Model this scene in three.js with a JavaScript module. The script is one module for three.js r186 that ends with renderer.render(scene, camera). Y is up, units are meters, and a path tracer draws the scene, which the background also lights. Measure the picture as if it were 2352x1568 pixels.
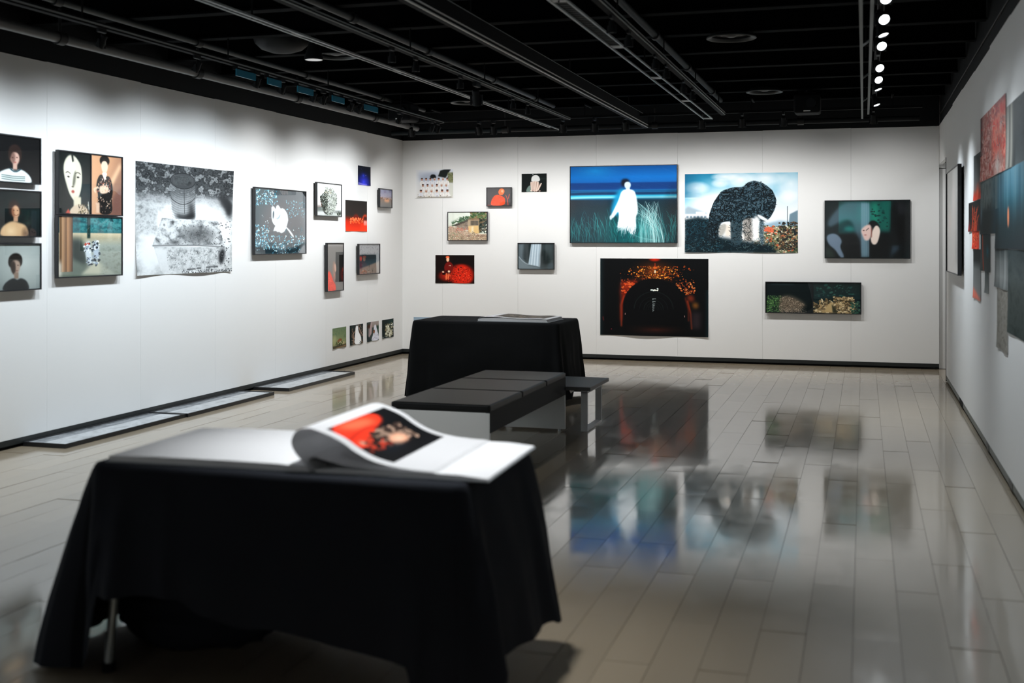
import * as THREE from 'three';
import { mergeGeometries } from 'three/addons/utils/BufferGeometryUtils.js';
import { RoundedBoxGeometry } from 'three/addons/geometries/RoundedBoxGeometry.js';
import { ImprovedNoise } from 'three/addons/math/ImprovedNoise.js';

// ---------------------------------------------------------------- camera, exposure
const scene = new THREE.Scene();
scene.background = new THREE.Color(0x000000);
const camera = new THREE.PerspectiveCamera(32.4975, 2352 / 1568, 0.1, 60);
camera.position.set(0, 1.5, 0);
camera.rotation.y = THREE.MathUtils.degToRad(16.719);
camera.setViewOffset(2352, 1568, 0, 229, 2352, 1568);   // a lens shifted down, verticals stay upright
camera.focus = 13.5;
camera.userData.fStop = 2.0;
const renderer = new THREE.WebGLRenderer({ antialias: true });
renderer.toneMapping = THREE.LinearToneMapping;
renderer.toneMappingExposure = 1.0;
renderer.shadowMap.enabled = true;

// lamp strengths (candela) of the track spotlights; the front ones are out of view
const I_LEFT = 8.9, I_BACK = 6.3, I_RIGHT = 9, I_TABLE = 17, I_FRONT_UNSEEN = 4;
const LAMP_WHITE = new THREE.Color(0.97, 1.0, 1.02), LAMP_COOL = new THREE.Color(0.91, 1.0, 1.07), LAMP_NEUTRAL = new THREE.Color(1.0, 1.0, .99);

// ---------------------------------------------------------------- helpers
function mulberry(a) { return () => { a |= 0; a = a + 0x6D2B79F5 | 0; let t = Math.imul(a ^ a >>> 15, 1 | a); t = t + Math.imul(t ^ t >>> 7, 61 | t) ^ t; return ((t ^ t >>> 14) >>> 0) / 4294967296; }; }
const rnd = mulberry(20240611);
const noise = new ImprovedNoise();
const counts = {};
function numbered(name) { const n = counts[name] = (counts[name] ?? -1) + 1; return n ? `${name}_${String(n).padStart(3, '0')}` : name; }
function mesh(name, geo, mat, parent = scene) {
  const m = new THREE.Mesh(Array.isArray(geo) ? mergeGeometries(geo.map(g => g.index ? g.toNonIndexed() : g)) : geo, mat);
  m.name = numbered(name); m.castShadow = m.receiveShadow = true; parent.add(m); return m;
}
function thing(name, label, category, [x, y, z] = [0, 0, 0], group) {
  const o = new THREE.Group(); o.name = numbered(name); o.position.set(x, y, z); scene.add(o);
  o.userData = { label, category }; if (group) o.userData.group = group; return o;
}
function structure(name) { const o = new THREE.Group(); o.name = name; o.userData.kind = 'structure'; scene.add(o); return o; }
function box(w, h, d, x = 0, y = 0, z = 0) { return new THREE.BoxGeometry(w, h, d).translate(x, y, z); }
function span(x0, x1, y0, y1, z0, z1) { return box(x1 - x0, y1 - y0, Math.abs(z1 - z0), (x0 + x1) / 2, (y0 + y1) / 2, (z0 + z1) / 2); }
function bar(a, b, r, seg = 12) {
  const A = new THREE.Vector3(...a), B = new THREE.Vector3(...b), d = B.clone().sub(A);
  return new THREE.CylinderGeometry(r, r, d.length(), seg).applyQuaternion(new THREE.Quaternion().setFromUnitVectors(new THREE.Vector3(0, 1, 0), d.clone().normalize())).translate(...A.add(B).multiplyScalar(.5).toArray());
}
const std = (r, g, b, roughness = .8, more = {}) => new THREE.MeshPhysicalMaterial({ color: new THREE.Color().setRGB(r, g, b), roughness, ...more });
function floatTexture(size, fn) {
  const d = new Float32Array(size * size * 4);
  for (let y = 0; y < size; y++) for (let x = 0; x < size; x++) { const v = fn(x / size, y / size), k = (y * size + x) * 4; d[k] = d[k + 1] = d[k + 2] = v; d[k + 3] = 1; }
  const t = new THREE.DataTexture(d, size, size, THREE.RGBAFormat, THREE.FloatType);
  t.magFilter = THREE.LinearFilter; t.minFilter = THREE.LinearFilter; t.wrapS = t.wrapT = THREE.RepeatWrapping; t.needsUpdate = true; return t;
}
// noise that repeats over the unit square
function tiling(u, v, f, seed) {
  const a = u * Math.PI * 2, b = v * Math.PI * 2, r = f / (Math.PI * 2);
  return (noise.noise(Math.cos(a) * r + seed, Math.sin(a) * r + 3.1, Math.cos(b) * r) + noise.noise(Math.sin(b) * r + 7.7, Math.cos(a) * r + seed, Math.sin(a) * r + 1.3)) * .7;
}

// ---------------------------------------------------------------- materials
const M = {
  wall: std(.80, .80, .79, .75),
  gap: std(.05, .05, .05, .9),
  grout: std(.09, .075, .055, .9),
  black: std(.006, .0066, .0075, .8, { specularIntensity: .3 }),
  blackSoft: std(.009, .0105, .012, .6, { specularIntensity: .4 }),
  blackRail: std(.010, .013, .013, .5),
  greenRail: std(.075, .09, .085, .45),
  deck: std(.0035, .004, .005, .9, { specularIntensity: .1 }),
  beam: std(.0022, .0027, .0032, .8, { specularIntensity: .06 }),
  frame: std(.008, .009, .011, .38),
  railGrey: std(.34, .37, .37, .42),
  railDim: std(.075, .092, .092, .45),
  railPale: std(.78, .78, .76, .4),
  pipeGrey: std(.05, .055, .055, .55),
  tube: std(.11, .11, .108, .5),
  tubeDark: std(.012, .019, .022, .6, { specularIntensity: .4 }),
  collar: std(.006, .007, .007, .6),
  ring: std(.022, .026, .028, .5),
  bluePlate: std(.01, .22, .36, .35),
  white: std(.78, .79, .79, .45),
  greyPanel: std(.76, .77, .75, .5),
  leather: std(.0042, .0050, .0054, .40, { specularIntensity: .8 }),
  leatherSide: std(.006, .008, .010, .6, { specularIntensity: .5 }),
  greyTop: std(.17, .172, .168, .5),
  chrome: std(.45, .48, .47, .3, { metalness: .8 }),
  paper: std(.80, .80, .81, .7),
  pageEdge: std(.66, .67, .68, .8),
  pageThin: std(.80, .80, .81, 1, { transmission: .35, thickness: 0 }),
  cover: std(.30, .33, .35, .6),
  lensOff: std(.30, .31, .31, .3),
  plywood: std(.2, .16, .11, .7),
  lensOn: new THREE.MeshStandardMaterial({ color: 0xffffff, emissive: new THREE.Color(0.93, 0.97, 1), emissiveIntensity: 9 }),
  lensSoft: new THREE.MeshStandardMaterial({ color: 0xdddddd, emissive: new THREE.Color(1, 1, 1), emissiveIntensity: .35 }),
  glazing: new THREE.MeshPhysicalMaterial({ color: 0xffffff, transmission: 1, thickness: 0, roughness: 0, ior: 1.5 }),
};
const clothBump = floatTexture(256, (u, v) => .5 + .5 * tiling(u, v, 7, 2.2));
M.cloth = std(.0130, .0150, .0200, .9, { specularIntensity: .35, sheen: .12, sheenRoughness: .6, sheenColor: new THREE.Color(.05, .075, .09), bumpMap: clothBump, bumpScale: .012, side: THREE.DoubleSide });
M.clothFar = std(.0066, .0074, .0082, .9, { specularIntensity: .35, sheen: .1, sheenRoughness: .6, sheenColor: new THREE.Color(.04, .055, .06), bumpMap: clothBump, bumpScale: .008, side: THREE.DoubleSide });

// ---------------------------------------------------------------- room shell (the depth of a point is b = -z)
const XL = -5.92, XR = .848, BW = 14.61, TOP = 2.858, DECK = 3.45, FRONT = -2.6;

// floor: glossy vinyl planks, each laid a hair out of level
const floor = structure('floor');
mesh('subfloor', span(XL - .25, 2.4, -.2, -.0055, -FRONT, -15.2), M.grout, floor);
{
  const wave = floatTexture(512, (u, v) => .5 + .30 * tiling(u, v, 9, 1.7) + .14 * tiling(u, v, 22, 5.1) + .012 * tiling(u, v, 90, 9.4));
  const rough = floatTexture(256, (u, v) => .75 + .45 * tiling(u, v, 12, 4.4) + .2 * tiling(u, v, 40, 8.8));
  const tones = [];
  for (let k = 0; k < 7; k++) {
    const t = 1 + (k - 3) * .022;
    tones.push(new THREE.MeshPhysicalMaterial({ color: new THREE.Color().setRGB(.31 * t, .25 * t, .172 * t), roughness: .5, clearcoat: 1, clearcoatRoughness: .12, clearcoatRoughnessMap: rough, bumpMap: wave, bumpScale: .0022 }));
  }
  const W = .172, LEN = 1.174, gap = .0020, spots = [];
  const inView = (x, b) => { const c = Math.cos(.2918), s = Math.sin(.2918), xc = x * c + b * s, zc = b * c - x * s; return zc > 2 && Math.abs(xc / zc) < .45 && 1.5 / zc < .42; };
  for (let i = -35; i < 8; i++) {
    const x0 = -.039 + i * W, x1 = Math.min(x0 + W, 2.3);
    for (let j = -9; j < 7; j++) {
      const b0 = 8.136 + (j + ((i & 1) ? .58 : 0)) * LEN, b1 = Math.min(b0 + LEN, 14.72);
      if (b1 < FRONT || b0 > 14.7 || x1 < XL - .06 || x0 > 2.2) continue;
      const x = (x0 + x1) / 2, b = (b0 + b1) / 2;
      spots.push({ x, b, w: x1 - x0 - gap, l: b1 - b0 - gap, seen: inView(x, b) && x < 1, far: Math.hypot(x, b), tilt: [(rnd() - .5) * .008, (rnd() - .5) * .005], lift: rnd() * .0006, tone: Math.floor(rnd() * 7), du: rnd(), dv: rnd() });
    }
  }
  spots.sort((p, q) => (q.seen - p.seen) || (p.far - q.far));
  const rest = [];
  spots.forEach((s, n) => {
    const g = new THREE.BoxGeometry(s.w, .005, s.l);
    const uv = g.attributes.uv, pos = g.attributes.position;
    for (let k = 0; k < uv.count; k++) uv.setXY(k, s.du + (pos.getX(k) + s.w / 2) / 2.1, s.dv + (pos.getZ(k) + s.l / 2) / 2.1);
    g.rotateX(s.tilt[0] * .5).rotateZ(s.tilt[1]);
    if (s.seen && n < 300) { const t = mesh('floor_tile', g, tones[s.tone], floor); t.position.set(s.x, -.0035 + s.lift, -s.b); }
    else rest.push(g.translate(s.x, -.0035 + s.lift, -s.b));
  });
  mesh('floor_tiles_outlying', rest, tones[3], floor).userData.kind = 'stuff';
}

// walls: white movable panels that hang just off the floor on a black rail
function panelWall(name, side, seams, top, place) {
  const g = structure(name), add = (n, c0, c1, y0, y1, d0, d1, m) => mesh(n, place(c0, c1, y0, y1, d0, d1), m, g);
  for (let k = 0; k + 1 < seams.length; k++) {
    const [a, b] = [seams[k], seams[k + 1]];
    add('wall_panel', a + .0007, b - .0007, .067, TOP + top(k), 0, -.04, M.wall);
    add('bottom_rail', a + .0005, b - .0005, .024, .0665, .002, -.036, side === 'right' ? M.greenRail : M.blackRail);
  }
  return { g, add };
}
const leftPlace = (b0, b1, y0, y1, d0, d1) => span(XL + d1, XL + d0, y0, y1, -b0, -b1);
const backPlace = (x0, x1, y0, y1, d0, d1) => span(x0, x1, y0, y1, -BW + d1, -BW + d0);
const rightPlace = (b0, b1, y0, y1, d0, d1) => span(XR - d0, XR - d1, y0, y1, -b0, -b1);
const leftSeams = []; for (let k = -9; k <= 4; k++) leftSeams.push(k < -8 ? FRONT + .02 : 7.476 + k * 1.2); leftSeams.push(13.45, 14.612);
{
  const { add } = panelWall('wall_left', 'left', leftSeams, k => (k % 2) * .004, leftPlace);
  add('backing', FRONT, 15, -.004, DECK, -.06, -.22, M.gap);
}
{
  const { add } = panelWall('wall_back', 'back', [XL - .03, -5.35, -4.309, -3.266, -2.228, -1.186, -.147, XR - .001], k => k === 0 ? -.006 : (k % 2) * .003, backPlace);
  add('backing', XL - .1, XR - .04, -.004, DECK, -.12, -.3, M.gap);
}
{
  const seams = []; for (let k = -8; k <= 4; k++) seams.push(k < -7 ? FRONT + .02 : 7.65 + k * 1.2); seams.push(13.39);
  const { add } = panelWall('wall_right', 'right', seams, k => (k % 3) * .007, rightPlace);
  add('backing', FRONT, 13.37, -.004, 2.42, -.06, -.14, M.gap);
  add('backing_upper', FRONT, 14.55, 2.42, DECK, -.06, -.14, M.gap);
  add('lintel_panel', 13.393, 14.606, 2.407, TOP + .005, 0, -.04, M.wall);
  add('edge_strip', 13.385, 13.40, .004, 2.407, .006, -.05, M.greenRail);
  add('rail_joint', 11.15, 11.5, .022, .068, .006, -.01, M.black);
  add('rail_joint', 8.87, 9.02, .02, .066, .005, -.01, M.blackRail);
  add('rail_joint', 7.5, 7.68, .02, .066, .005, -.01, M.blackRail);
}
{ // the opening at the far end of the right wall, with a white door set behind it
  const g = structure('wall_passage');
  mesh('side_wall', span(2.1, 2.2, -.004, DECK, -13.1, -15), M.wall, g);
  mesh('near_wall', span(XR + .15, 2.1, -.004, DECK, -13.1, -13.2), M.wall, g);
  mesh('far_wall', span(XR - .01, 2.2, 2.37, DECK, -14.66, -14.8), M.wall, g);
  mesh('passage_ceiling', span(XR + .15, 2.2, 2.75, 2.85, -13.2, -14.66), M.wall, g);
  const d = structure('door_1');
  mesh('door_leaf', span(XR + .004, 2.09, .004, 2.362, -14.69, -14.74), M.wall, d);
  mesh('door_backing', span(XR - .04, 2.2, -.004, 2.4, -14.78, -14.85), M.gap, d);
}
{
  const g = structure('wall_front');
  mesh('wall_panel', span(XL, XR, 0, TOP, -FRONT, -FRONT + .12), M.wall, g);
  mesh('upper_board', span(XL - .2, XR + .2, TOP, DECK, -FRONT, -FRONT + .12), M.black, g);
}
{ // black boards that close the walls above the panels
  let g = structure('trim_1'); mesh('fascia_board', span(XL - .055, XL - .01, TOP + .01, DECK, -FRONT, -BW), M.blackSoft, g);
  g = structure('trim_2'); mesh('fascia_board', span(XL, XR, TOP + .008, DECK, -BW - .055, -BW - .008), M.blackSoft, g);
  g = structure('trim_3'); mesh('fascia_board', span(XR + .01, XR + .055, TOP + .025, DECK, -FRONT, -BW), M.blackSoft, g);
  mesh('ledge', bar([XR + .004, 2.988, -1], [XR + .004, 2.988, -14.5], .008), M.blackSoft, g);
}
const ceiling = structure('ceiling');
mesh('deck', span(XL - .25, 2.3, DECK, DECK + .15, -FRONT, -15.2), M.deck, ceiling);
for (let k = -11; k <= 6; k++) {
  const b = 8.2 + k * .9;
  mesh('ceiling_beam', [span(XL, XR, 3.1, 3.115, -b + .05, -b - .05), span(XL, XR, 3.115, DECK, -b + .012, -b - .012)], M.beam, ceiling);
}

// ---------------------------------------------------------------- ceiling fittings
const lampGeo = {
  adapter: new RoundedBoxGeometry(.034, .04, .13, 1, .004),
  arm: mergeGeometries([bar([0, .01, 0], [0, .085, 0], .008, 8).toNonIndexed(), box(.012, .09, .022, -.050, -.02, 0).toNonIndexed(), box(.012, .09, .022, .050, -.02, 0).toNonIndexed(), box(.11, .012, .022, 0, .02, 0).toNonIndexed()]),
  housing: new THREE.LatheGeometry([[0, -.075], [.026, -.075], [.032, -.068], [.033, -.02], [.043, 0], [.044, .062], [.040, .064], [.039, .052]].map(p => new THREE.Vector2(...p)), 20).rotateX(Math.PI / 2),
  lens: new THREE.CylinderGeometry(.0388, .0388, .004, 24).rotateX(Math.PI / 2).translate(0, 0, .053),
};
// a lamp on a track whose underside is at y = at[1]; a lit one carries its own light just in front of its lens
function spotlight(at, aim, { label, group, intensity = 0, angle = 42, lens = M.lensOff, scale = 1, tint = LAMP_WHITE }) {
  const [x, y, b] = at, pivot = new THREE.Vector3(x, y - .135 * scale, -b), target = new THREE.Vector3(aim[0], aim[1], -aim[2]);
  const t = thing('track_spotlight', label, 'spotlight', pivot.toArray(), group), d = target.clone().sub(pivot).normalize();
  t.scale.setScalar(scale);
  mesh('adapter', lampGeo.adapter, M.blackSoft, t).position.set(0, .115, 0);
  const arm = mesh('arm', lampGeo.arm, M.blackSoft, t); arm.rotation.y = Math.atan2(d.x, d.z);
  const h = mesh('housing', lampGeo.housing, M.blackSoft, t); h.quaternion.setFromUnitVectors(new THREE.Vector3(0, 0, 1), d);
  mesh('lens', lampGeo.lens, lens, h);
  if (intensity) {
    const s = new THREE.SpotLight(tint, intensity, 0, THREE.MathUtils.degToRad(angle), 1, 2);
    s.name = 'spot_beam'; s.position.copy(d).multiplyScalar(.075); s.target.position.copy(d).multiplyScalar(1.5);
    s.castShadow = true; s.shadow.radius = 3.2; s.shadow.mapSize.set(1024, 1024); s.shadow.camera.near = .02; s.shadow.bias = -.0005;
    t.add(s, s.target);
  }
  return t;
}
function track(label, bodyGeo, strips) {
  const t = thing('lighting_track', label, 'track'); mesh('track_body', bodyGeo, M.black, t); for (const s of strips) mesh('pale_edge', s, M.railGrey, t); return t;  // pale grey strips draw the bright edge lines of the tracks
}
const beamsAt = (k0, step) => { const o = []; for (let k = k0; k <= 5; k += step) o.push(8.2 + k * .9); return o; };   // fittings hang from the ceiling beams
function hang(t, x, y, bs, r = .006) { for (const b of bs) mesh('hanger', bar([x, y, -b], [x, 3.099, -b], r, 6), M.black, t); }

hang(track('thin black lighting track along the left wall with the blue strips under it', span(-4.82, -4.78, 2.9, 2.935, 1, -13.1), [span(-4.781, -4.776, 2.912, 2.922, 1, -13.1)]), -4.8, 2.93, beamsAt(-8, 2));
hang(track('bright-edged black lighting track between the left cable tray and the white-lined beam', span(-3.28, -3.24, 2.9, 2.93, 1, -13.1), [span(-3.239, -3.233, 2.902, 2.909, 1, -13.1), span(-3.239, -3.233, 2.92, 2.927, 1, -13.1)]), -3.26, 2.93, beamsAt(-8, 2));
hang(track('black lighting track right beside the middle cable tray', span(-1.515, -1.475, 2.9, 2.94, 1, -13.1), [span(-1.474, -1.468, 2.903, 2.91, 1, -13.1), span(-1.474, -1.468, 2.928, 2.934, 1, -13.1)]), -1.495, 2.93, beamsAt(-7, 2));
hang(track('black lighting track over the row of glowing lamps by the right wall', span(.085, .125, 2.96, 2.995, 1, -13.1), [span(.083, .0845, 2.97, 2.978, 1, -13.1)]), .105, 2.99, beamsAt(-7, 2));
{
  const t = track('black lighting track running crosswise in front of the back wall', span(-5.5, .6, 2.935, 2.965, -13.23, -13.27), []);
  for (const x of [-5, -3.1, -1.2, .3]) mesh('hanger', [bar([x, 2.96, -13.25], [x, 3.085, -13.25], .006, 6), span(x - .01, x + .01, 3.085, 3.099, -13.25, -13.6)], M.black, t);
}

function ladderRail(label, left, right, bEnd, crosses, grilleEnd, bw, mat = M.railGrey) {
  const t = thing('cable_tray', label, 'cable tray'), w = bw / 2;
  for (const [x, y] of [left, right]) mesh('side_bar', span(x - w, x + w, y, y + .012, 1, -bEnd), mat, t);
  const a = Math.atan2(right[1] - left[1], right[0] - left[0]), L = Math.hypot(right[0] - left[0], right[1] - left[1]), mx = (left[0] + right[0]) / 2, my = (left[1] + right[1]) / 2;
  for (const b of crosses) for (const o of [-.03, .03]) mesh('cross_bar', box(L - bw, .008, .016).rotateZ(a).translate(mx, my + .008, -b - o), mat === M.railDim ? mat : M.railPale, t);
  const rungs = []; for (let b = -.5; b < grilleEnd; b += .062) rungs.push(box(L - bw, .006, .012).rotateZ(a).translate(mx, my + .014, -b));
  if (rungs.length) mesh('grille', rungs, M.pipeGrey, t);
  hang(t, mx, my, beamsAt(-8, 3).filter(q => q < bEnd));
  return t;
}
ladderRail('grey ladder-shaped cable tray nearest the left wall, slotted at its near end', [-3.640, 2.877], [-3.526, 2.85], 13.72, [5.3, 7.05, 8.79, 10.54, 12.36], 7.0, .013);
ladderRail('grey ladder-shaped cable tray in the middle of the ceiling, slotted at its near end', [-1.695, 2.853], [-1.599, 2.85], 13.02, [4.75, 6.39, 8.04, 9.66, 11.32, 13.0], 8.0, .012);
ladderRail('open grey ladder-shaped cable tray directly beside the row of glowing lamps', [-.0163, 2.85], [.0475, 2.896], 13.44, [5.15, 6.83, 8.5, 10.19, 11.88], -1, .021, M.railDim);
{
  const t = thing('hanging_beam', 'slim black hanging beam with two bright white lines along its lower edge', 'beam');
  mesh('beam_body', span(-2.50, -2.45, 2.852, 2.985, 1, -13.75), M.black, t);
  mesh('edge_strip', span(-2.452, -2.446, 2.848, 2.857, 1, -13.75), M.railPale, t);
  mesh('edge_strip', span(-2.452, -2.446, 2.877, 2.886, 1, -13.75), M.railPale, t);
  mesh('upper_strip', span(-2.452, -2.448, 2.984, 2.988, 1, -13.6), M.railGrey, t);
  hang(t, -2.475, 2.98, beamsAt(-7, 3));
}
function pipe(label, a, b, r, mat, collarAts, along, group) {
  const t = thing('ceiling_pipe', label, 'pipe', [0, 0, 0], group);
  mesh('tube', bar(a, b, r, 20), mat, t);
  for (const c of collarAts) {
    const p = along === 'z' ? [[a[0], a[1], -c + .035], [a[0], a[1], -c - .035]] : [[c - .035, a[1], a[2]], [c + .035, a[1], a[2]]];
    mesh('collar', [bar(p[0], p[1], r + .012, 16), bar([(p[0][0] + p[1][0]) / 2, a[1], (p[0][2] + p[1][2]) / 2], [(p[0][0] + p[1][0]) / 2, 3.099, (p[0][2] + p[1][2]) / 2], .01, 6)], M.collar, t);
  }
}
pipe('long pale grey tube hung along the left wall, brightest at its far end', [-5.28, 2.895, 1], [-5.28, 2.895, -13.5], .034, M.tube, [3.2, 5, 6.8, 8.53, 10.31, 12.18], 'z');
pipe('short dark greenish tube hung along the top of the back wall at its left', [-5.8, 2.893, -13.95], [-4.3, 2.893, -13.95], .03, M.tubeDark, [-4.28], 'x');
pipe('right stretch of the tube along the back wall top, coloured darker where it dims', [-4.2, 2.893, -13.95], [.6, 2.893, -13.95], .03, M.blackSoft, [-2.4, -.7], 'x');  // same tube as the greenish one; its dimness is put into the colour
pipe('grey conduit with black brackets beside the track, right of the left ladder tray', [-3.46, 3.08, 1], [-3.46, 3.08, -13.2], .024, M.pipeGrey, [6.2, 7.6, 9.1, 10.9, 12.4], 'z');
pipe('dark conduit above the track near the left wall', [-5.07, 3.08, 1], [-5.07, 3.08, -13.2], .022, M.pipeGrey, [6.5, 8.2, 10.1, 11.9], 'z');
pipe('dim conduit above the track beside the middle ladder tray', [-1.53, 3.08, 1], [-1.53, 3.08, -13.2], .026, M.tubeDark, [6.2, 8.9, 10.6, 12.4], 'z');

const diffuserGeo = { rim: new THREE.LatheGeometry([[.165, .03], [.2, .012], [.205, 0], [.195, -.004], [.165, .006], [.165, .03]].map(p => new THREE.Vector2(...p)), 40), cone: new THREE.LatheGeometry([[0, .012], [.03, .01], [.07, .03], [.075, .026], [.08, .022], [.125, .036], [.13, .03]].map(p => new THREE.Vector2(...p)), 40), duct: new THREE.CylinderGeometry(.16, .16, .02, 28, 1, true) };
for (const [x, b, label] of [[-.975, 9.105, 'bigger-looking round air diffuser between the middle and right cable trays'], [-.994, 12.49, 'farther round air diffuser between the middle and right cable trays'],
  [-4.265, 9.04, 'round dark air diffuser behind the small downlight on the left of the ceiling'], [-4.28, 12.49, 'round dark air diffuser high above the far left corner, behind the left cable tray']]) {
  const t = thing('air_diffuser', label, 'air vent', [x, 3.062, -b]);
  t.scale.setScalar(.93);
  mesh('rim', diffuserGeo.rim, M.ring, t); mesh('cone', diffuserGeo.cone, M.ring, t); mesh('duct', diffuserGeo.duct, M.blackSoft, t).position.y = .028;
}
{
  const t = thing('downlight', 'small black can lamp with a white round face on the left of the ceiling', 'lamp', [-4.206, 2.95, -8.5]);
  mesh('can', new THREE.LatheGeometry([[.072, 0], [.075, .02], [.05, .1], [.03, .16], [.022, .19], [0, .19]].map(p => new THREE.Vector2(...p)), 28), M.blackSoft, t);
  mesh('lens', new THREE.CylinderGeometry(.068, .068, .008, 28).translate(0, .006, 0), M.lensSoft, t);
  mesh('stem', bar([0, .18, 0], [0, .5, 0], .012), M.pipeGrey, t);
  const d = thing('ceiling_dome', 'big black shallow dome on the ceiling left of the white-faced downlight', 'ceiling_dome', [-4.62, 3.06, -8.75]);  // plain shallow black dome, its use not known
  mesh('dome', new THREE.LatheGeometry([[0, 0], [.09, .008], [.17, .035], [.22, .08], [.24, .14], [.235, .17], [0, .17]].map(p => new THREE.Vector2(...p)), 40), M.blackSoft, d);
  mesh('mount', bar([0, .16, 0], [0, .39, 0], .03), M.black, d);
}
for (const [x, b, label] of [[-4.965, 12.28, 'black boxy projector hung from the ceiling near the far left corner'], [-.57, 12.77, 'black boxy projector hung from the ceiling left of the rightmost cable tray']]) {
  const t = thing('projector', label, 'projector', [x, 2.85, -b]);
  mesh('housing', new RoundedBoxGeometry(.27, .2, .3, 2, .03).translate(0, .1, 0), M.black, t);
  mesh('lens', new THREE.CylinderGeometry(.05, .05, .03, 20).rotateX(Math.PI / 2).translate(.04, .1, .158), M.blackSoft, t);
  mesh('bracket', [bar([0, .2, 0], [0, .249, 0], .02), box(.16, .02, .16, 0, .21, 0)], M.blackSoft, t);
  mesh('label_plate', box(.07, .012, .004, 0, .02, .151), M.railPale, t);
}
for (const [b0, b1, n] of [[8.27, 8.58, 'nearest'], [8.78, 9.02, 'second nearest'], [9.32, 9.63, 'middle'], [10.02, 10.29, 'second farthest'], [10.76, 11.1, 'farthest']]) {  // opaque blue plates for the blue patches between the lamps
  const t = thing('blue_strip', `flat blue strip under the left wall track, ${n} of the five`, 'light filter', [-4.8, 0, 0]);
  mesh('blue_plate', box(.008, .055, b1 - b0, .03, 2.845, -(b0 + b1) / 2).rotateZ(-0), M.bluePlate, t);
  for (const q of [b0 + .02, b1 - .02]) mesh('clip', box(.04, .03, .015, .01, 2.885, -q), M.black, t);
}

// lamps on the left track, thrown against the left wall
const ORD = ['first', 'second', 'third', 'fourth', 'fifth', 'sixth', 'seventh', 'eighth', 'ninth', 'tenth', 'eleventh', 'twelfth', 'thirteenth', 'fourteenth', 'fifteenth', 'sixteenth'];
[12.95, 12.75, 11.75, 10.69, 10.5, 9.9, 9.69, 9.1, 8.66, 7.75, 6.6, 5.4, 4.2, 3.0, 1.7].forEach((b, k) => {
  const on = { 12.75: 1, 11.75: 1, 10.69: 1, 9.69: 1, 8.66: 1, 7.75: 1, 6.6: .95, 5.4: .8, 4.2: .7, 3.0: .7, 1.7: .7 }[b] ?? 0;
  spotlight([-4.8, 2.9, b], [XL, .98, b + (k % 3 - 1) * .1], { label: `black spotlight on the left wall track, ${ORD[k]} from its far end`, group: 'spotlights on the left track', intensity: on * I_LEFT, angle: 61, scale: .64, tint: b < 10 ? LAMP_COOL : LAMP_WHITE });
});
[[-5.25, .9], [-4.39, 1], [-4.21, 0], [-3.36, 1], [-2.983, 0], [-2.62, 1], [-1.75, 1], [-1.3, 0], [-.85, .95], [.1, .7]].forEach(([x, on], k) =>
  spotlight([x, 2.935, 13.25], [x + ((k * 3) % 4 - 1.5) * .08, .92, BW], { label: `black spotlight on the crosswise track before the back wall, ${ORD[k]} from the left`, group: 'spotlights on the crosswise track before the back wall', intensity: on * I_BACK, angle: 60, scale: .8, tint: LAMP_NEUTRAL }));
[[3.2, 1, 0], [4.4, 1, 0], [5.6, 1, 0], [6.74, 1, 1], [7.375, 1, 1], [7.79, 1, 2], [8.37, 1, 1], [9.42, 1, 1], [10.1, 1, 1], [10.56, 1, 3], [11.75, 1, 2]].forEach(([b, on, look], k) => {
  const order = { 6.74: 'cut off by the top edge of the picture', 7.375: 'the nearest whole disc of the row', 7.79: 'half turned away, between the two biggest discs', 8.37: 'the brightest disc, below the half-turned one', 9.42: 'third whole disc from the near end', 10.1: 'fourth whole disc, just past the third', 10.56: 'turned edge-on so only a thin line shows', 11.75: 'the farthest, half turned away' }[b];
  const aim = look === 1 ? [XR, 1.3, b - 2.2] : look === 2 ? [XR, .6, b - .5] : look === 3 ? [XR, .6, b - .4] : [XR, 1.2, b];
  spotlight([.105, 2.96, b], aim, { label: order ? `glowing spotlight by the right wall, ${order}` : `spotlight on the right track outside the picture, ${ORD[k]} from its near end`, group: 'spotlights on the right track', lens: M.lensOn, intensity: on ? I_RIGHT * (b < 6 ? .12 : look === 1 ? .3 : 1) : 0, angle: look === 1 ? 30 : 42, scale: .8, tint: LAMP_COOL });
});
// lamps over the tables and small unlit ones on the middle tracks
spotlight([-1.495, 2.9, 3.75], [-1.5, .6, 3.9], { label: 'track spotlight right above the front table', intensity: I_TABLE, angle: 33 });
spotlight([-3.26, 2.9, 4.9], [-2.62, .28, 7.1], { label: 'unseen track spotlight above the left of the picture, lighting the bench front', intensity: 9, angle: 15 });  // out of view, placed to light the bench end panel
spotlight([-3.26, 2.9, 9.77], [-3.3, .75, 10.8], { label: 'largest black lamp on the bright-edged track, aimed at the far table', intensity: I_TABLE * .6, angle: 32 });
[11.4, 10.88, 9.33, 8.31, 7.84].forEach((b, k) => spotlight([-3.26, 2.9, b], [-3.26, 0, b + .02], { label: `small unlit spotlight on the bright-edged track, ${ORD[k]} from its far end`, group: 'unlit spotlights on the bright-edged track', scale: .55 }));
[10.68, 10.14, 9.21, 8.7, 7.66, 7.12].forEach((b, k) => spotlight([-1.495, 2.9, b], [-1.495, 0, b + .02], { label: `small unlit spotlight beside the middle cable tray, ${ORD[k]} from its far end`, group: 'unlit spotlights beside the middle cable tray', scale: .55 }));
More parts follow.
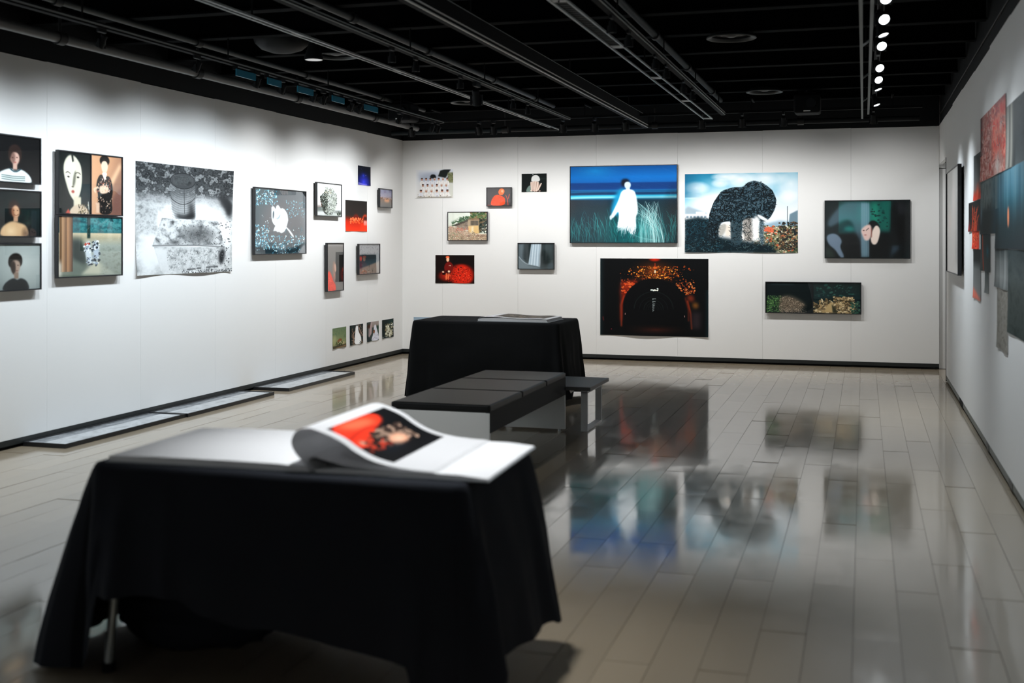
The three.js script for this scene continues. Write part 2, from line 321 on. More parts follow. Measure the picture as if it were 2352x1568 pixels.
// unseen lamps behind the viewer, placed to light the front wall and foreground
hang(track('unseen lighting track before the front wall behind the viewer', span(-5.4, .5, 2.9, 2.935, 1.28, 1.32), []), -2.5, 2.93, [-.8 - .5]);
[-4.9, -3.5, -2.1, -.7].forEach((x, k) => spotlight([x, 2.9, -1.3], [x, 1.2, FRONT], { label: `unseen spotlight on the track before the front wall, ${ORD[k]} from the left wall`, group: 'unseen spotlights before the front wall', intensity: I_FRONT_UNSEEN, angle: 60 }));
{
  const t = thing('downlight', 'unseen small round lamp placed to light the side passage', 'lamp', [1.45, 2.735, -14.0]);  // out of view, placed to brighten the passage behind the opening
  mesh('lens', new THREE.CylinderGeometry(.06, .06, .012, 24), M.lensSoft, t);
  const s = new THREE.SpotLight(LAMP_WHITE, 3.2, 0, 1.3, .9, 2); s.name = 'unseen_lamp_beam'; s.position.set(0, -.02, 0); s.target.position.set(0, -1, 0); s.castShadow = true; s.shadow.radius = 4; t.add(s, s.target);
}

// ---------------------------------------------------------------- prints (flat pictures) drawn in percent of their own width and height
function art(W, H, seed, draw) {
  const c = document.createElement('canvas'); c.width = W; c.height = H;
  const g = c.getContext('2d'), R = mulberry(seed * 7919 + 13), k = W / 100;
  g.scale(W / 100, H / 100); g.lineCap = 'round'; g.lineJoin = 'round';
  const soft = (b, f) => { g.save(); if (b) g.filter = `blur(${(b * k).toFixed(2)}px)`; f(); g.restore(); };
  const P = {
    g, R,
    fill(col) { g.fillStyle = col; g.fillRect(0, 0, 100, 100); },
    grad(x0, y0, x1, y1, stops, rect = [0, 0, 100, 100]) { const l = g.createLinearGradient(x0, y0, x1, y1); stops.forEach(([t, q]) => l.addColorStop(t, q)); g.fillStyle = l; g.fillRect(...rect); },
    glow(x, y, rx, ry, stops) { g.save(); g.translate(x, y); g.scale(rx, ry); const l = g.createRadialGradient(0, 0, 0, 0, 0, 1); stops.forEach(([t, q]) => l.addColorStop(t, q)); g.fillStyle = l; g.fillRect(-1, -1, 2, 2); g.restore(); },
    rect(col, x, y, w, h, b = 0) { soft(b, () => { g.fillStyle = col; g.fillRect(x, y, w, h); }); },
    poly(col, p, b = 0) { soft(b, () => { g.fillStyle = col; g.beginPath(); for (let i = 0; i < p.length; i += 2) g.lineTo(p[i], p[i + 1]); g.fill(); }); },
    blob(col, p, b = 0) { soft(b, () => { g.fillStyle = col; g.beginPath(); const n = p.length / 2, X = i => p[(i % n) * 2], Y = i => p[(i % n) * 2 + 1]; g.moveTo((X(0) + X(n - 1)) / 2, (Y(0) + Y(n - 1)) / 2); for (let i = 0; i < n; i++) g.quadraticCurveTo(X(i), Y(i), (X(i) + X(i + 1)) / 2, (Y(i) + Y(i + 1)) / 2); g.fill(); }); },
    ell(col, x, y, rx, ry, rot = 0, b = 0) { soft(b, () => { g.fillStyle = col; g.beginPath(); g.ellipse(x, y, rx, ry, rot, 0, 7); g.fill(); }); },
    line(col, w, p, b = 0) { soft(b, () => { g.strokeStyle = col; g.lineWidth = w; g.beginPath(); for (let i = 0; i < p.length; i += 2) g.lineTo(p[i], p[i + 1]); g.stroke(); }); },
    curve(col, w, x0, y0, cx, cy, x1, y1, b = 0) { soft(b, () => { g.strokeStyle = col; g.lineWidth = w; g.beginPath(); g.moveTo(x0, y0); g.quadraticCurveTo(cx, cy, x1, y1); g.stroke(); }); },
    clip(p, f) { g.save(); g.beginPath(); for (let i = 0; i < p.length; i += 2) g.lineTo(p[i], p[i + 1]); g.closePath(); g.clip(); f(); g.restore(); },
    specks(n, x, y, w, h, cols, s0, s1, inside) { for (let i = 0; i < n; i++) { const u = R(), v = R(), px = x + u * w, py = y + v * h; if (inside && !inside(px, py, u, v)) continue; g.fillStyle = cols[Math.floor(R() * cols.length)]; const s = s0 + R() * (s1 - s0); g.beginPath(); g.ellipse(px, py, s, s * (.5 + R() * .6) * W / H, R() * 3, 0, 7); g.fill(); } },
    scribble(n, col, w, spot, len) { for (let i = 0; i < n; i++) { const [x, y] = spot(R(), R()), a = R() * 6.28, b = a + (R() - .5) * 2; g.strokeStyle = Array.isArray(col) ? col[Math.floor(R() * col.length)] : col; g.lineWidth = w * (.5 + R()); g.beginPath(); g.moveTo(x, y); g.quadraticCurveTo(x + Math.cos(a) * len * .6, y + Math.sin(a) * len * .6, x + Math.cos(b) * len, y + Math.sin(b) * len); g.stroke(); } },
    cloudy(cols, f, a, rect = [0, 0, 100, 100], fy = f) { const [x0, y0, w, h] = rect, N = W > 600 ? 150 : 90, edge = (i, at, size) => { const lo = at < 1, hi = at + size > 99, t = i / N; return Math.min(1, Math.min(lo ? 9 : t, hi ? 9 : 1 - t) / .2); }; for (let j = 0; j < N; j++) for (let i = 0; i < N; i++) { const x = x0 + w * i / N, y = y0 + h * j / N, v = .5 + .55 * noise.noise(x * f / 100 + seed, y * fy / 100, seed) + .3 * noise.noise(x * f * 2.3 / 100, y * fy * 2.3 / 100 + seed, 3) + .2 * noise.noise(x * f * 5 / 100, y * fy * 5 / 100, 9 + seed) + .14 * noise.noise(x * f * 11 / 100, y * fy * 11 / 100, 5); const t = Math.min(.999, Math.max(0, v)) * (cols.length - 1), q = Math.floor(t), m = t - q, A = cols[q], B = cols[Math.min(q + 1, cols.length - 1)]; g.fillStyle = `rgba(${A.map((s, z) => Math.round(s + (B[z] - s) * m)).join(',')},${(a * edge(i, x0, w) * edge(j, y0, h)).toFixed(3)})`; g.fillRect(x, y, w / N + .12, h / N + .12); } },
  };
  draw(P);
  const t = new THREE.CanvasTexture(c); t.colorSpace = THREE.SRGBColorSpace; t.anisotropy = 8; return t;
}
const ART = {
  portraitStripes: () => art(420, 260, 1, p => {
    p.fill('#07080a'); p.ell('#2a1c18', 54, 40, 12.5, 23, 0, 1.2);
    p.blob('#c9a596', [46, 36, 52, 33, 60, 35, 63, 47, 60, 60, 54, 64, 48, 58, 45, 47], .8); p.blob('#7d5f55', [45, 38, 53, 33, 55, 48, 52, 62, 47, 56, 44, 47], 1.2);
    p.blob('#271a16', [42, 46, 43, 26, 53, 19, 64, 24, 67, 44, 63, 52, 62, 38, 55, 33, 48, 36, 45, 52], 1); p.rect('#c4a090', 50, 60, 8, 13, .8);
    p.blob('#dfe6e4', [20, 100, 24, 82, 36, 74, 47, 70, 55, 78, 62, 70, 74, 76, 84, 88, 86, 104, 20, 104], .7); p.curve('#0d3240', 2.4, 45, 71, 54, 84, 64, 71, .4);
    for (const y of [88, 92, 96.5]) p.line('#16302f', 1.3, [30, y - 2, 50, y, 72, y - .5], .4);
    p.ell('#3c1f1c', 49.5, 47, 1.6, 1.2, 0, .4); p.ell('#43241f', 57.5, 46, 1.6, 1.2, 0, .4); p.ell('#9c4a44', 54, 57, 2.4, 1.1, 0, .5);
  }),
  portraitTan: () => art(420, 250, 2, p => {
    p.fill('#0a0f10'); p.cloudy([[6, 10, 11], [10, 26, 26], [8, 14, 16]], 5, .8, [0, 0, 100, 60]); p.glow(78, 72, 16, 30, [[0, 'rgba(60,60,56,.6)'], [1, 'rgba(20,25,25,0)']]);
    p.blob('#2a1a14', [42, 44, 42, 26, 51, 18, 60, 23, 65, 40, 64, 56, 44, 56], 1.2); p.blob('#c79b79', [48, 38, 54, 30, 61, 36, 62, 52, 57, 62, 51, 58, 48, 50], .9); p.blob('#7d4f38', [47, 38, 51, 34, 52, 52, 54, 62, 48, 54], 1.4);
    p.rect('#b98e70', 51, 58, 8, 10, .8); p.blob('#c8a57c', [26, 104, 28, 84, 38, 72, 50, 66, 60, 70, 72, 74, 78, 86, 78, 104], 1); p.glow(46, 90, 16, 20, [[0, 'rgba(228,200,158,.9)'], [1, 'rgba(220,190,150,0)']]); p.glow(73, 94, 10, 18, [[0, 'rgba(60,40,30,.7)'], [1, 'rgba(60,40,30,0)']]);
    p.curve('#5a2a20', .9, 52, 52, 56, 57, 60, 51, .3); p.ell('#2c1612', 51.5, 43, 1.3, .9, 0, .3); p.ell('#2c1612', 58, 43, 1.3, .9, 0, .3);
  }),
  portraitGrey: () => art(420, 250, 3, p => {
    p.glow(70, 40, 90, 110, [[0, '#b9c1bd'], [.5, '#98a29f'], [1, '#5f6b6b']]); p.blob('#15120f', [41, 44, 42, 28, 50, 19, 60, 19, 67, 28, 67, 44, 62, 50, 46, 52], .8);
    p.blob('#a7907f', [47, 38, 54, 33, 63, 38, 63, 54, 58, 66, 53, 68, 48, 60], .9); p.blob('#2a201b', [45, 40, 52, 35, 55, 45, 54, 66, 50, 66, 46, 56], 1); p.rect('#8a7464', 52, 62, 8, 14, .8);
    p.blob('#10171a', [30, 104, 33, 88, 44, 77, 52, 74, 58, 80, 63, 74, 74, 80, 79, 92, 80, 104], .7);
    p.ell('#3a2820', 59, 46, 1.7, .9, 0, .3); p.ell('#7a4a42', 57, 58, 2.4, 1, 0, .4);
  }),
  dollFace: () => art(300, 360, 4, p => {
    p.fill('#0b1413'); p.scribble(40, ['#2a3534', '#1c2625'], .5, (u, v) => [u * 100, v * 70], 16);
    p.blob('#1a1f1e', [60, 12, 82, 24, 90, 50, 84, 74, 70, 80, 78, 40], 1); p.blob('#d7d2bf', [14, 20, 26, 6, 42, 3, 56, 8, 70, 20, 74, 40, 70, 62, 60, 76, 48, 80, 34, 70, 24, 54, 15, 36], 1.2);
    p.blob('#e6e1cf', [20, 20, 36, 8, 50, 16, 52, 44, 42, 64, 30, 52, 20, 36], 2); p.poly('#141a18', [38, 2, 44, 2, 47, 14, 42, 16], 1); p.blob('#5d5d50', [46, 36, 54, 26, 52, 50, 44, 58, 42, 54], 2);
    p.rect('#d0c7b0', 46, 72, 24, 20, 1.5); p.blob('#c8b49c', [30, 104, 36, 92, 50, 86, 70, 84, 90, 90, 100, 104], 1); p.poly('#b34434', [20, 100, 30, 92, 36, 100], 1); p.specks(90, 60, 84, 36, 16, ['#6b5b3e', '#8f7d58', '#2b261d'], .6, 2);
    p.curve('#26221d', 1.2, 22, 34, 28, 30, 36, 35, .5); p.curve('#26221d', 1.2, 52, 34, 60, 30, 68, 35, .5); p.ell('#1a1714', 30, 40, 4, 1.4, .05, .4); p.ell('#1a1714', 60, 40, 4.2, 1.4, 0, .4); p.ell('#a2453c', 44, 64, 5, 2.4, 0, .8); p.ell('#4b4136', 43, 56, 4, 1, 0, .6);
    p.line('#cfd2ca', 2, [93, 80, 95, 92], .6);
  }),
  kimono: () => art(280, 360, 5, p => {
    p.grad(0, 0, 100, 60, [[0, '#d0a07a'], [.5, '#c0906c'], [1, '#7a5444']]); p.poly('#8d6650', [54, 60, 100, 20, 100, 60, 66, 90], 5); p.poly('#6d4a40', [70, 70, 100, 50, 100, 100, 66, 100], 5); p.poly('#d9b18c', [60, 44, 96, 8, 100, 16, 66, 54], 4);
    p.ell('#14110f', 44, 8, 16, 9, 0, .8); p.blob('#e2c6ae', [32, 12, 44, 7, 55, 12, 54, 24, 44, 32, 34, 24], .8); p.rect('#d9bba4', 38, 26, 12, 12, 1);
    p.blob('#15110f', [20, 100, 24, 66, 16, 56, 20, 40, 32, 30, 44, 38, 56, 32, 68, 42, 72, 62, 66, 72, 72, 100], .8); p.blob('#d9b9a0', [26, 56, 30, 50, 56, 50, 60, 62, 30, 66], 1); p.poly('#e9dccf', [36, 30, 44, 42, 52, 30, 48, 28, 40, 28]);
    p.specks(70, 22, 38, 44, 24, ['#e3d4c6', '#c79a7a', '#8a3a2c'], .7, 2.2); p.specks(30, 20, 70, 52, 28, ['#c2a892', '#7c6355'], .8, 2); p.line('#dbbb9f', 4, [22, 54, 10, 58, 14, 62], .8); p.rect('#cfae95', 16, 80, 12, 18, 1.4);
  }),
  pillars: () => art(460, 270, 6, p => {
    p.grad(0, 0, 0, 100, [[0, '#16434c'], [.26, '#1f5f66'], [.28, '#cdbf9f'], [.36, '#a9a389'], [.5, '#a3aca2'], [1, '#6d7668']]); p.cloudy([[9, 34, 42], [30, 98, 104], [70, 150, 150], [12, 44, 52]], 9, .85, [18, 0, 82, 26]);
    p.rect('#12302f', 44, 0, 5, 36, .6); p.line('#0f3038', 2, [20, 6, 46, 10], .8); p.poly('#22302d', [18, 36, 34, 36, 44, 62, 42, 86, 20, 74], 3); p.poly('#5f6c62', [18, 74, 44, 86, 60, 100, 18, 100], 3);
    p.poly('#b9b9a4', [34, 98, 56, 76, 62, 76, 90, 100], 1.5); p.cloudy([[120, 130, 115], [150, 158, 150], [96, 104, 90]], 10, .5, [62, 42, 38, 58]);
    p.grad(0, 0, 22, 0, [[0, '#b58e62'], [.2, '#5d4530'], [.3, '#b8906a'], [.55, '#6a4c35'], [.65, '#b1835c'], [.95, '#5a4030'], [1, '#3a2a20']], [2, 0, 20, 92]); p.rect('#d6d0c2', 0, 76, 5, 24, 2);
    p.blob('#c9d3d8', [40, 50, 44, 40, 50, 42, 50, 60, 54, 78, 46, 84, 42, 70], 1); p.blob('#aebcc8', [52, 46, 57, 38, 62, 46, 64, 66, 60, 76, 54, 66], 1); p.specks(90, 39, 40, 25, 42, ['#e7edf0', '#31404c', '#8fa0b0', '#222a30'], .5, 1.8); p.specks(8, 40, 44, 8, 4, ['#b94b3c'], .8, 1.2);
  }),
  stoneSlab: () => art(720, 520, 7, p => {
    p.cloudy([[70, 74, 76], [150, 154, 155], [205, 208, 208], [120, 124, 126]], 8, 1); p.cloudy([[16, 18, 20], [60, 63, 65], [24, 26, 28], [90, 94, 95]], 10, .8, [0, 0, 100, 20]); p.cloudy([[40, 43, 45], [140, 143, 145], [70, 74, 76]], 12, .6, [0, 16, 100, 22]);
    p.blob('rgba(228,231,232,.95)', [22, 40, 60, 30, 86, 34, 98, 52, 96, 96, 60, 100, 20, 100, 6, 84, 4, 60], 5); p.blob('rgba(222,226,227,.9)', [2, 60, 20, 52, 22, 100, 0, 100], 4); p.cloudy([[110, 114, 115], [190, 194, 195], [90, 94, 96]], 14, .45, [0, 30, 22, 36]);
    p.blob('#17191b', [2, 12, 10, 3, 14, 10, 10, 22, 2, 24], 1.2); p.rect('#101214', 11, 0, 4, 14, .8); p.blob('#b9bdbe', [9, 20, 14, 18, 16, 26, 8, 26], 1); p.poly('#0c0d0f', [92, 0, 96.5, 0, 95, 12, 93, 22, 90.5, 12], .5); p.blob('#2a2c2e', [88, 24, 94, 22, 99, 34, 99, 44, 92, 36], 1.6); p.blob('#202224', [93, 34, 99, 30, 99, 48, 94, 44], 1.5);
    p.cloudy([[12, 14, 16], [70, 74, 76], [24, 26, 28], [150, 154, 155], [40, 43, 45]], 16, .7, [0, 0, 100, 30]);
    // mesh drum
    p.poly('rgba(120,124,126,.55)', [33.5, 14, 59.5, 14, 59.5, 48, 58, 50, 39, 50, 35, 40], .4); p.ell('#3c3f41', 46.5, 14, 13, 7.2, 0, .3); p.cloudy([[34, 36, 38], [70, 74, 75], [26, 28, 30]], 14, .5, [36, 9, 21, 9]);
    for (let i = 0; i < 15; i++) p.curve('rgba(30,32,34,.45)', .28, 33.6 + i * .1, 15 + i * 2.3, 46.5, 28 + i * 1.8, 59.5, 15 + i * 2.2); for (let i = 0; i < 26; i++) p.line('rgba(40,42,44,.35)', .2, [34 + i, 17, 36 + i * .92, 48]);
    p.g.strokeStyle = '#16181a'; p.g.lineWidth = .5; p.g.beginPath(); p.g.ellipse(46.5, 14, 13, 7.2, 0, 0, 7); p.g.stroke(); p.curve('#202224', .5, 34, 30, 46, 42, 59.5, 29); p.line('#3a3d3f', .5, [47.5, 10, 48, 44]); p.blob('#1d1f21', [38, 44, 48, 47, 58, 40, 60, 50, 42, 50], 1.2); p.blob('#2a2c2e', [52, 32, 58, 36, 58, 46, 53, 46], 2);
    // slab
    p.clip([25, 49, 85, 50, 92, 74, 16, 73], () => { p.rect('#b0b4b5', 14, 48, 80, 28); p.cloudy([[60, 63, 65], [130, 134, 136], [196, 200, 201], [214, 217, 218], [120, 124, 126]], 13, .9); p.glow(62, 64, 24, 11, [[0, 'rgba(40,42,44,.75)'], [.7, 'rgba(60,63,65,.4)'], [1, 'rgba(90,94,96,0)']]); p.glow(38, 71, 9, 4, [[0, 'rgba(30,32,34,.75)'], [1, 'rgba(60,63,65,0)']]); p.specks(200, 40, 54, 48, 20, ['#3a3d3f', '#55585a', '#8d9193'], .15, .5); });
    p.blob('rgba(232,235,236,.95)', [86, 50, 99, 48, 99, 78, 94, 78, 91, 62], 2); p.line('#45484a', .9, [16, 74, 60, 73.8, 92, 75.6], .3);
    p.clip([17, 75, 91, 76, 84, 98, 24, 97], () => { p.rect('#bcc0c1', 14, 74, 80, 26); p.cloudy([[90, 94, 95], [168, 172, 173], [206, 209, 210], [150, 154, 155]], 17, .9); p.poly('rgba(214,217,218,.9)', [17, 75, 29, 76, 33, 98, 22, 98], 1); p.poly('rgba(206,209,210,.7)', [50, 76, 54, 76, 53, 96, 50, 96], 1.4); p.specks(300, 30, 78, 56, 18, ['#7d8183', '#8f9395', '#d8dbdc'], .15, .5); });
    p.blob('#1c1e20', [85, 81, 93, 75, 92, 90, 86, 94], 1.2); p.blob('#2a2c2e', [83, 20, 90, 24, 98, 32, 98, 42, 88, 34], 2);
    p.line('#191b1d', .8, [50, 96.4, 58, 96], .3); p.line('#191b1d', .8, [60, 95.7, 64, 95.5], .3); p.line('#191b1d', .8, [70, 95, 84, 94.6], .3); p.specks(200, 44, 97, 56, 4, ['#2a2c2e', '#55585a', '#9a9ea0'], .2, .6); p.specks(70, 86, 50, 13, 44, ['#3a3d3f', '#6a6d6f'], .2, .7);
  }),
  whiteFigure: () => art(560, 360, 8, p => {
    p.grad(0, 0, 100, 60, [[0, '#33474c'], [.5, '#5b6064'], [1, '#7a8083']]); p.blob('rgba(96,96,98,.9)', [14, 26, 60, 12, 98, 40, 94, 84, 50, 94, 16, 76], 6);
    const pale = ['#8fd0e4', '#bfe9f5', '#5ea6bf', '#e6f8fc', '#3f8199'];
    p.specks(150, 2, 2, 40, 24, pale, .3, 1.1); p.specks(90, 60, 16, 38, 26, ['#6f9aa6', '#8fbccb', '#5b7d88'], .3, 1.1); p.specks(170, 0, 56, 26, 36, pale, .3, 1.3); p.specks(160, 20, 72, 78, 26, pale, .3, 1.2); p.specks(30, 10, 30, 80, 40, pale, .2, .7);
    p.scribble(60, ['#2f6473', '#27505d', '#468494'], .35, (u, v) => [u * 100, 60 + v * 40], 9); p.blob('#06222c', [0, 86, 20, 91, 50, 95, 84, 90, 100, 80, 100, 101, 0, 101], 1); p.blob('#84898c', [88, 94, 100, 82, 100, 101, 84, 101], 1); p.specks(90, 0, 84, 90, 16, pale, .3, 1);
    p.poly('#f1fbff', [31, 28, 34, 26, 37, 28, 39, 31, 40.5, 25.5, 44, 24, 47, 27, 49, 29.5, 52, 28.5, 56, 30, 60, 34, 62.5, 38, 64, 47, 62, 54, 60.5, 58, 66, 62, 71, 67, 75, 72, 75.5, 75, 71, 72, 65, 65, 60, 60, 56, 65.5, 53, 67, 50, 68, 46, 66, 43, 66.5, 39, 64.5, 34.5, 65, 36.5, 60, 38.5, 56.5, 35, 54, 32.5, 50, 31, 44], .35);
    p.blob('#33464f', [33.6, 34, 36, 33, 36.4, 40, 34.6, 46, 33.2, 46], .6); p.blob('#7d95a2', [39, 44, 43, 45, 46, 41, 49, 36, 47, 44, 42, 47], .6); p.line('#a9c3cf', .5, [44, 30, 43, 36, 40, 42], .3); p.line('#a9c3cf', .5, [52, 34, 56, 44, 55, 56], .5); p.line('#9fbccb', .5, [46, 60, 52, 62], .5); p.poly('#10181c', [92, 0, 100, 0, 100, 8]);
  }),
  tree: () => art(400, 240, 9, p => {
    p.grad(0, 0, 0, 100, [[0, '#e4eaeb'], [.8, '#dfe6e6'], [1, '#8c9690']]); p.poly('#6f7774', [0, 70, 12, 68, 40, 84, 100, 82, 100, 100, 0, 100], 2); p.poly('#c5cbc9', [0, 88, 40, 86, 100, 92, 100, 100, 0, 100], 1);
    const inside = (x, y) => { const u = (x - 48) / 34, v = (y - 55) / 45; return u * u * (1 + .3 * v) + v * v < 1 && !(x > 44 && x < 54 && y < 16) && !(x < 34 && y < 22 + (34 - x)); };
    p.specks(1500, 10, 6, 76, 92, ['#6f786f', '#525b53', '#8d968d', '#2c332d', '#a9b2a8', '#3d463f'], .5, 2, inside); p.specks(380, 10, 30, 34, 62, ['#20261f', '#333a33'], .6, 2.2, inside); p.specks(300, 34, 8, 50, 80, ['#c5cdc4', '#aab4aa'], .4, 1.5, inside); p.specks(20, 30, 18, 30, 14, ['#9a7f55'], .5, 1.3, inside); p.specks(60, 82, 84, 16, 14, ['#222824', '#49514b'], .6, 1.6);
  }),
  blueNight: () => art(256, 160, 10, p => { p.fill('#101624'); p.glow(46, 84, 70, 70, [[0, 'rgba(60,70,240,1)'], [.5, 'rgba(24,34,150,.8)'], [1, 'rgba(10,14,40,0)']]); p.glow(44, 50, 20, 18, [[0, 'rgba(50,80,240,.9)'], [1, 'rgba(20,30,120,0)']]); p.ell('#cfd8ff', 62, 47, 2, 2, 0, .8); p.curve('#c9c8ff', 3, 4, 90, 40, 96, 60, 100, 1.4); p.grad(0, 88, 0, 100, [[0, 'rgba(120,110,255,0)'], [1, 'rgba(150,140,255,.7)']], [0, 86, 70, 14]); p.specks(30, 20, 10, 50, 50, ['#3c4674', '#24306a'], .5, 1.4); }),
  redFire: () => art(400, 240, 11, p => { p.grad(0, 0, 0, 100, [[0, '#24211f'], [.48, '#2c2522'], [.62, '#8a2412'], [.75, '#e23415'], [1, '#ff3c1a']]); p.blob('#c82a12', [0, 66, 10, 62, 16, 74, 26, 60, 34, 66, 40, 54, 54, 48, 62, 58, 70, 70, 70, 104, 0, 104], 3); p.blob('#702017', [32, 56, 40, 46, 54, 44, 60, 58, 44, 62], 2); p.specks(60, 20, 55, 60, 20, ['#ff5a2a', '#ff7f4e'], .8, 3); p.blob('#ff4a1e', [78, 52, 88, 44, 100, 46, 100, 60, 84, 64], 2); p.rect('#4a1c14', 84, 50, 16, 14, 1.4); p.rect('#f0948a', 84, 64, 16, 16, 1.2); p.grad(0, 70, 0, 100, [[0, 'rgba(255,50,20,0)'], [1, 'rgba(255,62,26,.95)']], [0, 70, 100, 30]); }),
  duskField: () => art(256, 160, 12, p => { p.grad(0, 0, 0, 100, [[0, '#7f86a6'], [.4, '#9a94a8'], [.52, '#b49a92'], [.56, '#7c5f4e'], [.75, '#6b5f57'], [1, '#5f5d5c']]); p.blob('#d9935f', [34, 58, 60, 52, 84, 56, 80, 72, 40, 72], 3); p.specks(40, 0, 48, 100, 10, ['#7a5636', '#a8693c', '#4f3a2c'], 1, 3); }),
  redSide: () => art(270, 320, 13, p => { p.fill('#77736f'); p.grad(0, 0, 0, 10, [[0, '#a9a8a4'], [1, 'rgba(120,115,112,0)']], [0, 0, 100, 10]); p.poly('#161716', [52, 18, 100, 18, 100, 82, 50, 82]); p.blob('#9a7a6b', [34, 40, 44, 36, 54, 46, 50, 60, 54, 78, 40, 76, 32, 60], 2); p.blob('#cfa48f', [44, 42, 54, 44, 57, 58, 50, 62, 44, 54], 1.4); p.blob('#f4462e', [0, 104, 0, 62, 12, 56, 26, 66, 40, 82, 54, 88, 54, 104], 1.6); p.scribble(30, ['#d83a26', '#ff6a50'], 1, (u, v) => [u * 44, 72 + v * 28], 12); p.rect('#e2492f', 98, 52, 2, 8, .6); }),
  lake: () => art(400, 240, 14, p => { p.fill('#85888b'); p.cloudy([[120, 120, 124], [165, 165, 168], [95, 97, 100]], 14, .8, [0, 0, 100, 36]); p.rect('#1e2c33', 0, 36, 100, 20, 1.2); p.grad(0, 46, 0, 78, [[0, '#1f333c'], [1, '#3c4f57']], [0, 48, 84, 34]); p.blob('#1f2c31', [0, 40, 20, 32, 50, 36, 84, 34, 84, 50, 0, 52], 1.5); p.poly('#8f7f74', [0, 82, 40, 74, 100, 58, 100, 101, 0, 101], 1.2); p.cloudy([[96, 84, 74], [160, 146, 134], [60, 52, 46]], 16, .8, [10, 80, 76, 20]); p.rect('#8b9296', 84, 30, 16, 32, 2); p.poly('#b7b0aa', [84, 64, 100, 57, 100, 100, 88, 100], 1.5); p.blob('#b4443c', [1, 42, 10, 38, 16, 46, 12, 58, 3, 56], 1.4); p.rect('#4a2c3c', 0, 60, 14, 20, 3); p.curve('#c05a3a', 2, 12, 96, 26, 84, 36, 96, 1); p.line('#232524', 1.4, [49, 66, 49, 78], .5); }),
  mushroom: () => art(256, 170, 15, p => { p.grad(0, 0, 0, 100, [[0, '#4d6a50'], [.35, '#5f7a58'], [.6, '#8d9466'], [.85, '#8d8a5c'], [1, '#5a5340']]); p.cloudy([[84, 110, 80], [142, 148, 104], [100, 120, 86]], 5, .5); p.blob('#a8ab7c', [0, 40, 22, 34, 30, 60, 16, 80, 0, 80], 6); p.blob('#8a5a38', [34, 66, 48, 54, 66, 55, 70, 64, 54, 70, 36, 72], 1); p.rect('#d9c9a0', 44, 68, 12, 14, 1.4); p.specks(80, 22, 70, 62, 24, ['#3f4a2c', '#59643a', '#c2b184', '#252b1c'], 1.2, 4); p.poly('#46402e', [0, 88, 40, 86, 100, 84, 100, 100, 0, 100], 1.4); p.poly('#9a7a58', [20, 97, 100, 90, 100, 95, 30, 100], 1); }),
  whiteCloak: () => art(256, 170, 16, p => { p.fill('#26302e'); p.scribble(60, ['#8a6f5c', '#5d4a3e', '#3d3a34', '#a98a78', '#1a211f'], 3, (u, v) => [u * 100, v * 100], 34); p.line('#b08f80', 4, [62, 2, 82, 40, 98, 60], 1); p.line('#a5836e', 5, [20, 50, 44, 30], 1); p.line('#9a7a66', 6, [26, 40, 30, 98], 1.6); p.poly('#14201f', [0, 0, 12, 0, 14, 100, 0, 100], 2); p.blob('#fbfcfd', [44, 10, 52, 4, 62, 8, 64, 28, 70, 44, 84, 62, 86, 80, 80, 101, 34, 101, 38, 60, 42, 36], .9); p.specks(8, 70, 82, 16, 12, ['#2c3734', '#5b6b67'], .8, 2); }),
  hooded: () => art(256, 170, 17, p => { p.fill('#38423f'); p.grad(0, 0, 0, 30, [[0, '#a59a94'], [1, '#8d807a']], [44, 0, 56, 30]); p.blob('#40281c', [6, 14, 26, 8, 32, 24, 22, 34, 4, 30], 1.4); p.poly('#b7a0a0', [34, 0, 46, 0, 40, 60, 20, 78, 14, 74], 1.4); p.poly('#8f7f80', [16, 30, 26, 34, 24, 70, 14, 68], 2); p.rect('#1f3a30', 82, 24, 18, 40, 2); p.line('#97a38c', 2, [84, 50, 98, 44], .8); p.blob('#dcdde8', [60, 24, 66, 16, 76, 18, 82, 36, 92, 60, 101, 80, 101, 101, 40, 101, 40, 86, 54, 66], 1); p.ell('#5a2c1c', 60, 52, 7, 9, 0, .8); p.ell('#b87a52', 60, 53, 4, 6, 0, .8); p.blob('#1f2a2c', [0, 62, 14, 74, 30, 90, 30, 101, 0, 101], 2); p.scribble(16, ['#6f7285', '#4a4e5c'], .8, (u, v) => [54 + u * 40, 66 + v * 30], 10); }),
  crumpled: () => art(256, 170, 18, p => { p.fill('#16211f'); p.glow(80, 20, 60, 50, [[0, '#22413c'], [1, 'rgba(20,34,32,0)']]); p.blob('#b8b69c', [40, 30, 50, 22, 64, 30, 66, 48, 80, 60, 86, 84, 74, 97, 40, 95, 30, 80, 28, 58], 1.2); p.specks(80, 28, 24, 62, 70, ['#d8d6c0', '#8d8668', '#3c3b30', '#efeee0', '#5f5a45'], 1.5, 5); p.line('#eeeee2', 3, [52, 30, 50, 56, 54, 60], 1); p.specks(20, 80, 44, 18, 40, ['#c9c4aa', '#6b664e'], 1.5, 4); p.line('#b07a34', 1.2, [22, 60, 34, 56], .6); p.specks(12, 4, 88, 40, 10, ['#bfc4c0', '#5a6460'], .8, 2.4); }),
  groupRows: () => art(440, 310, 19, p => {
    p.grad(0, 0, 0, 100, [[0, '#dfe3ea'], [.2, '#c3c9d6'], [.45, '#d5d8dc'], [1, '#d9d5cf']]); p.blob('#a9b1c2', [4, 40, 20, 14, 60, 10, 66, 40], 4); p.poly('#1c211f', [60, 24, 66, 4, 76, 0, 94, 0, 88, 12, 80, 30], 1); p.cloudy([[70, 78, 52], [130, 132, 90], [48, 54, 40]], 9, .9, [84, 8, 16, 42]); p.blob('#17191c', [38, 30, 40, 20, 46, 16, 54, 19, 56, 32], 1); p.rect('#cfd0c6', 90, 50, 10, 46, 2);
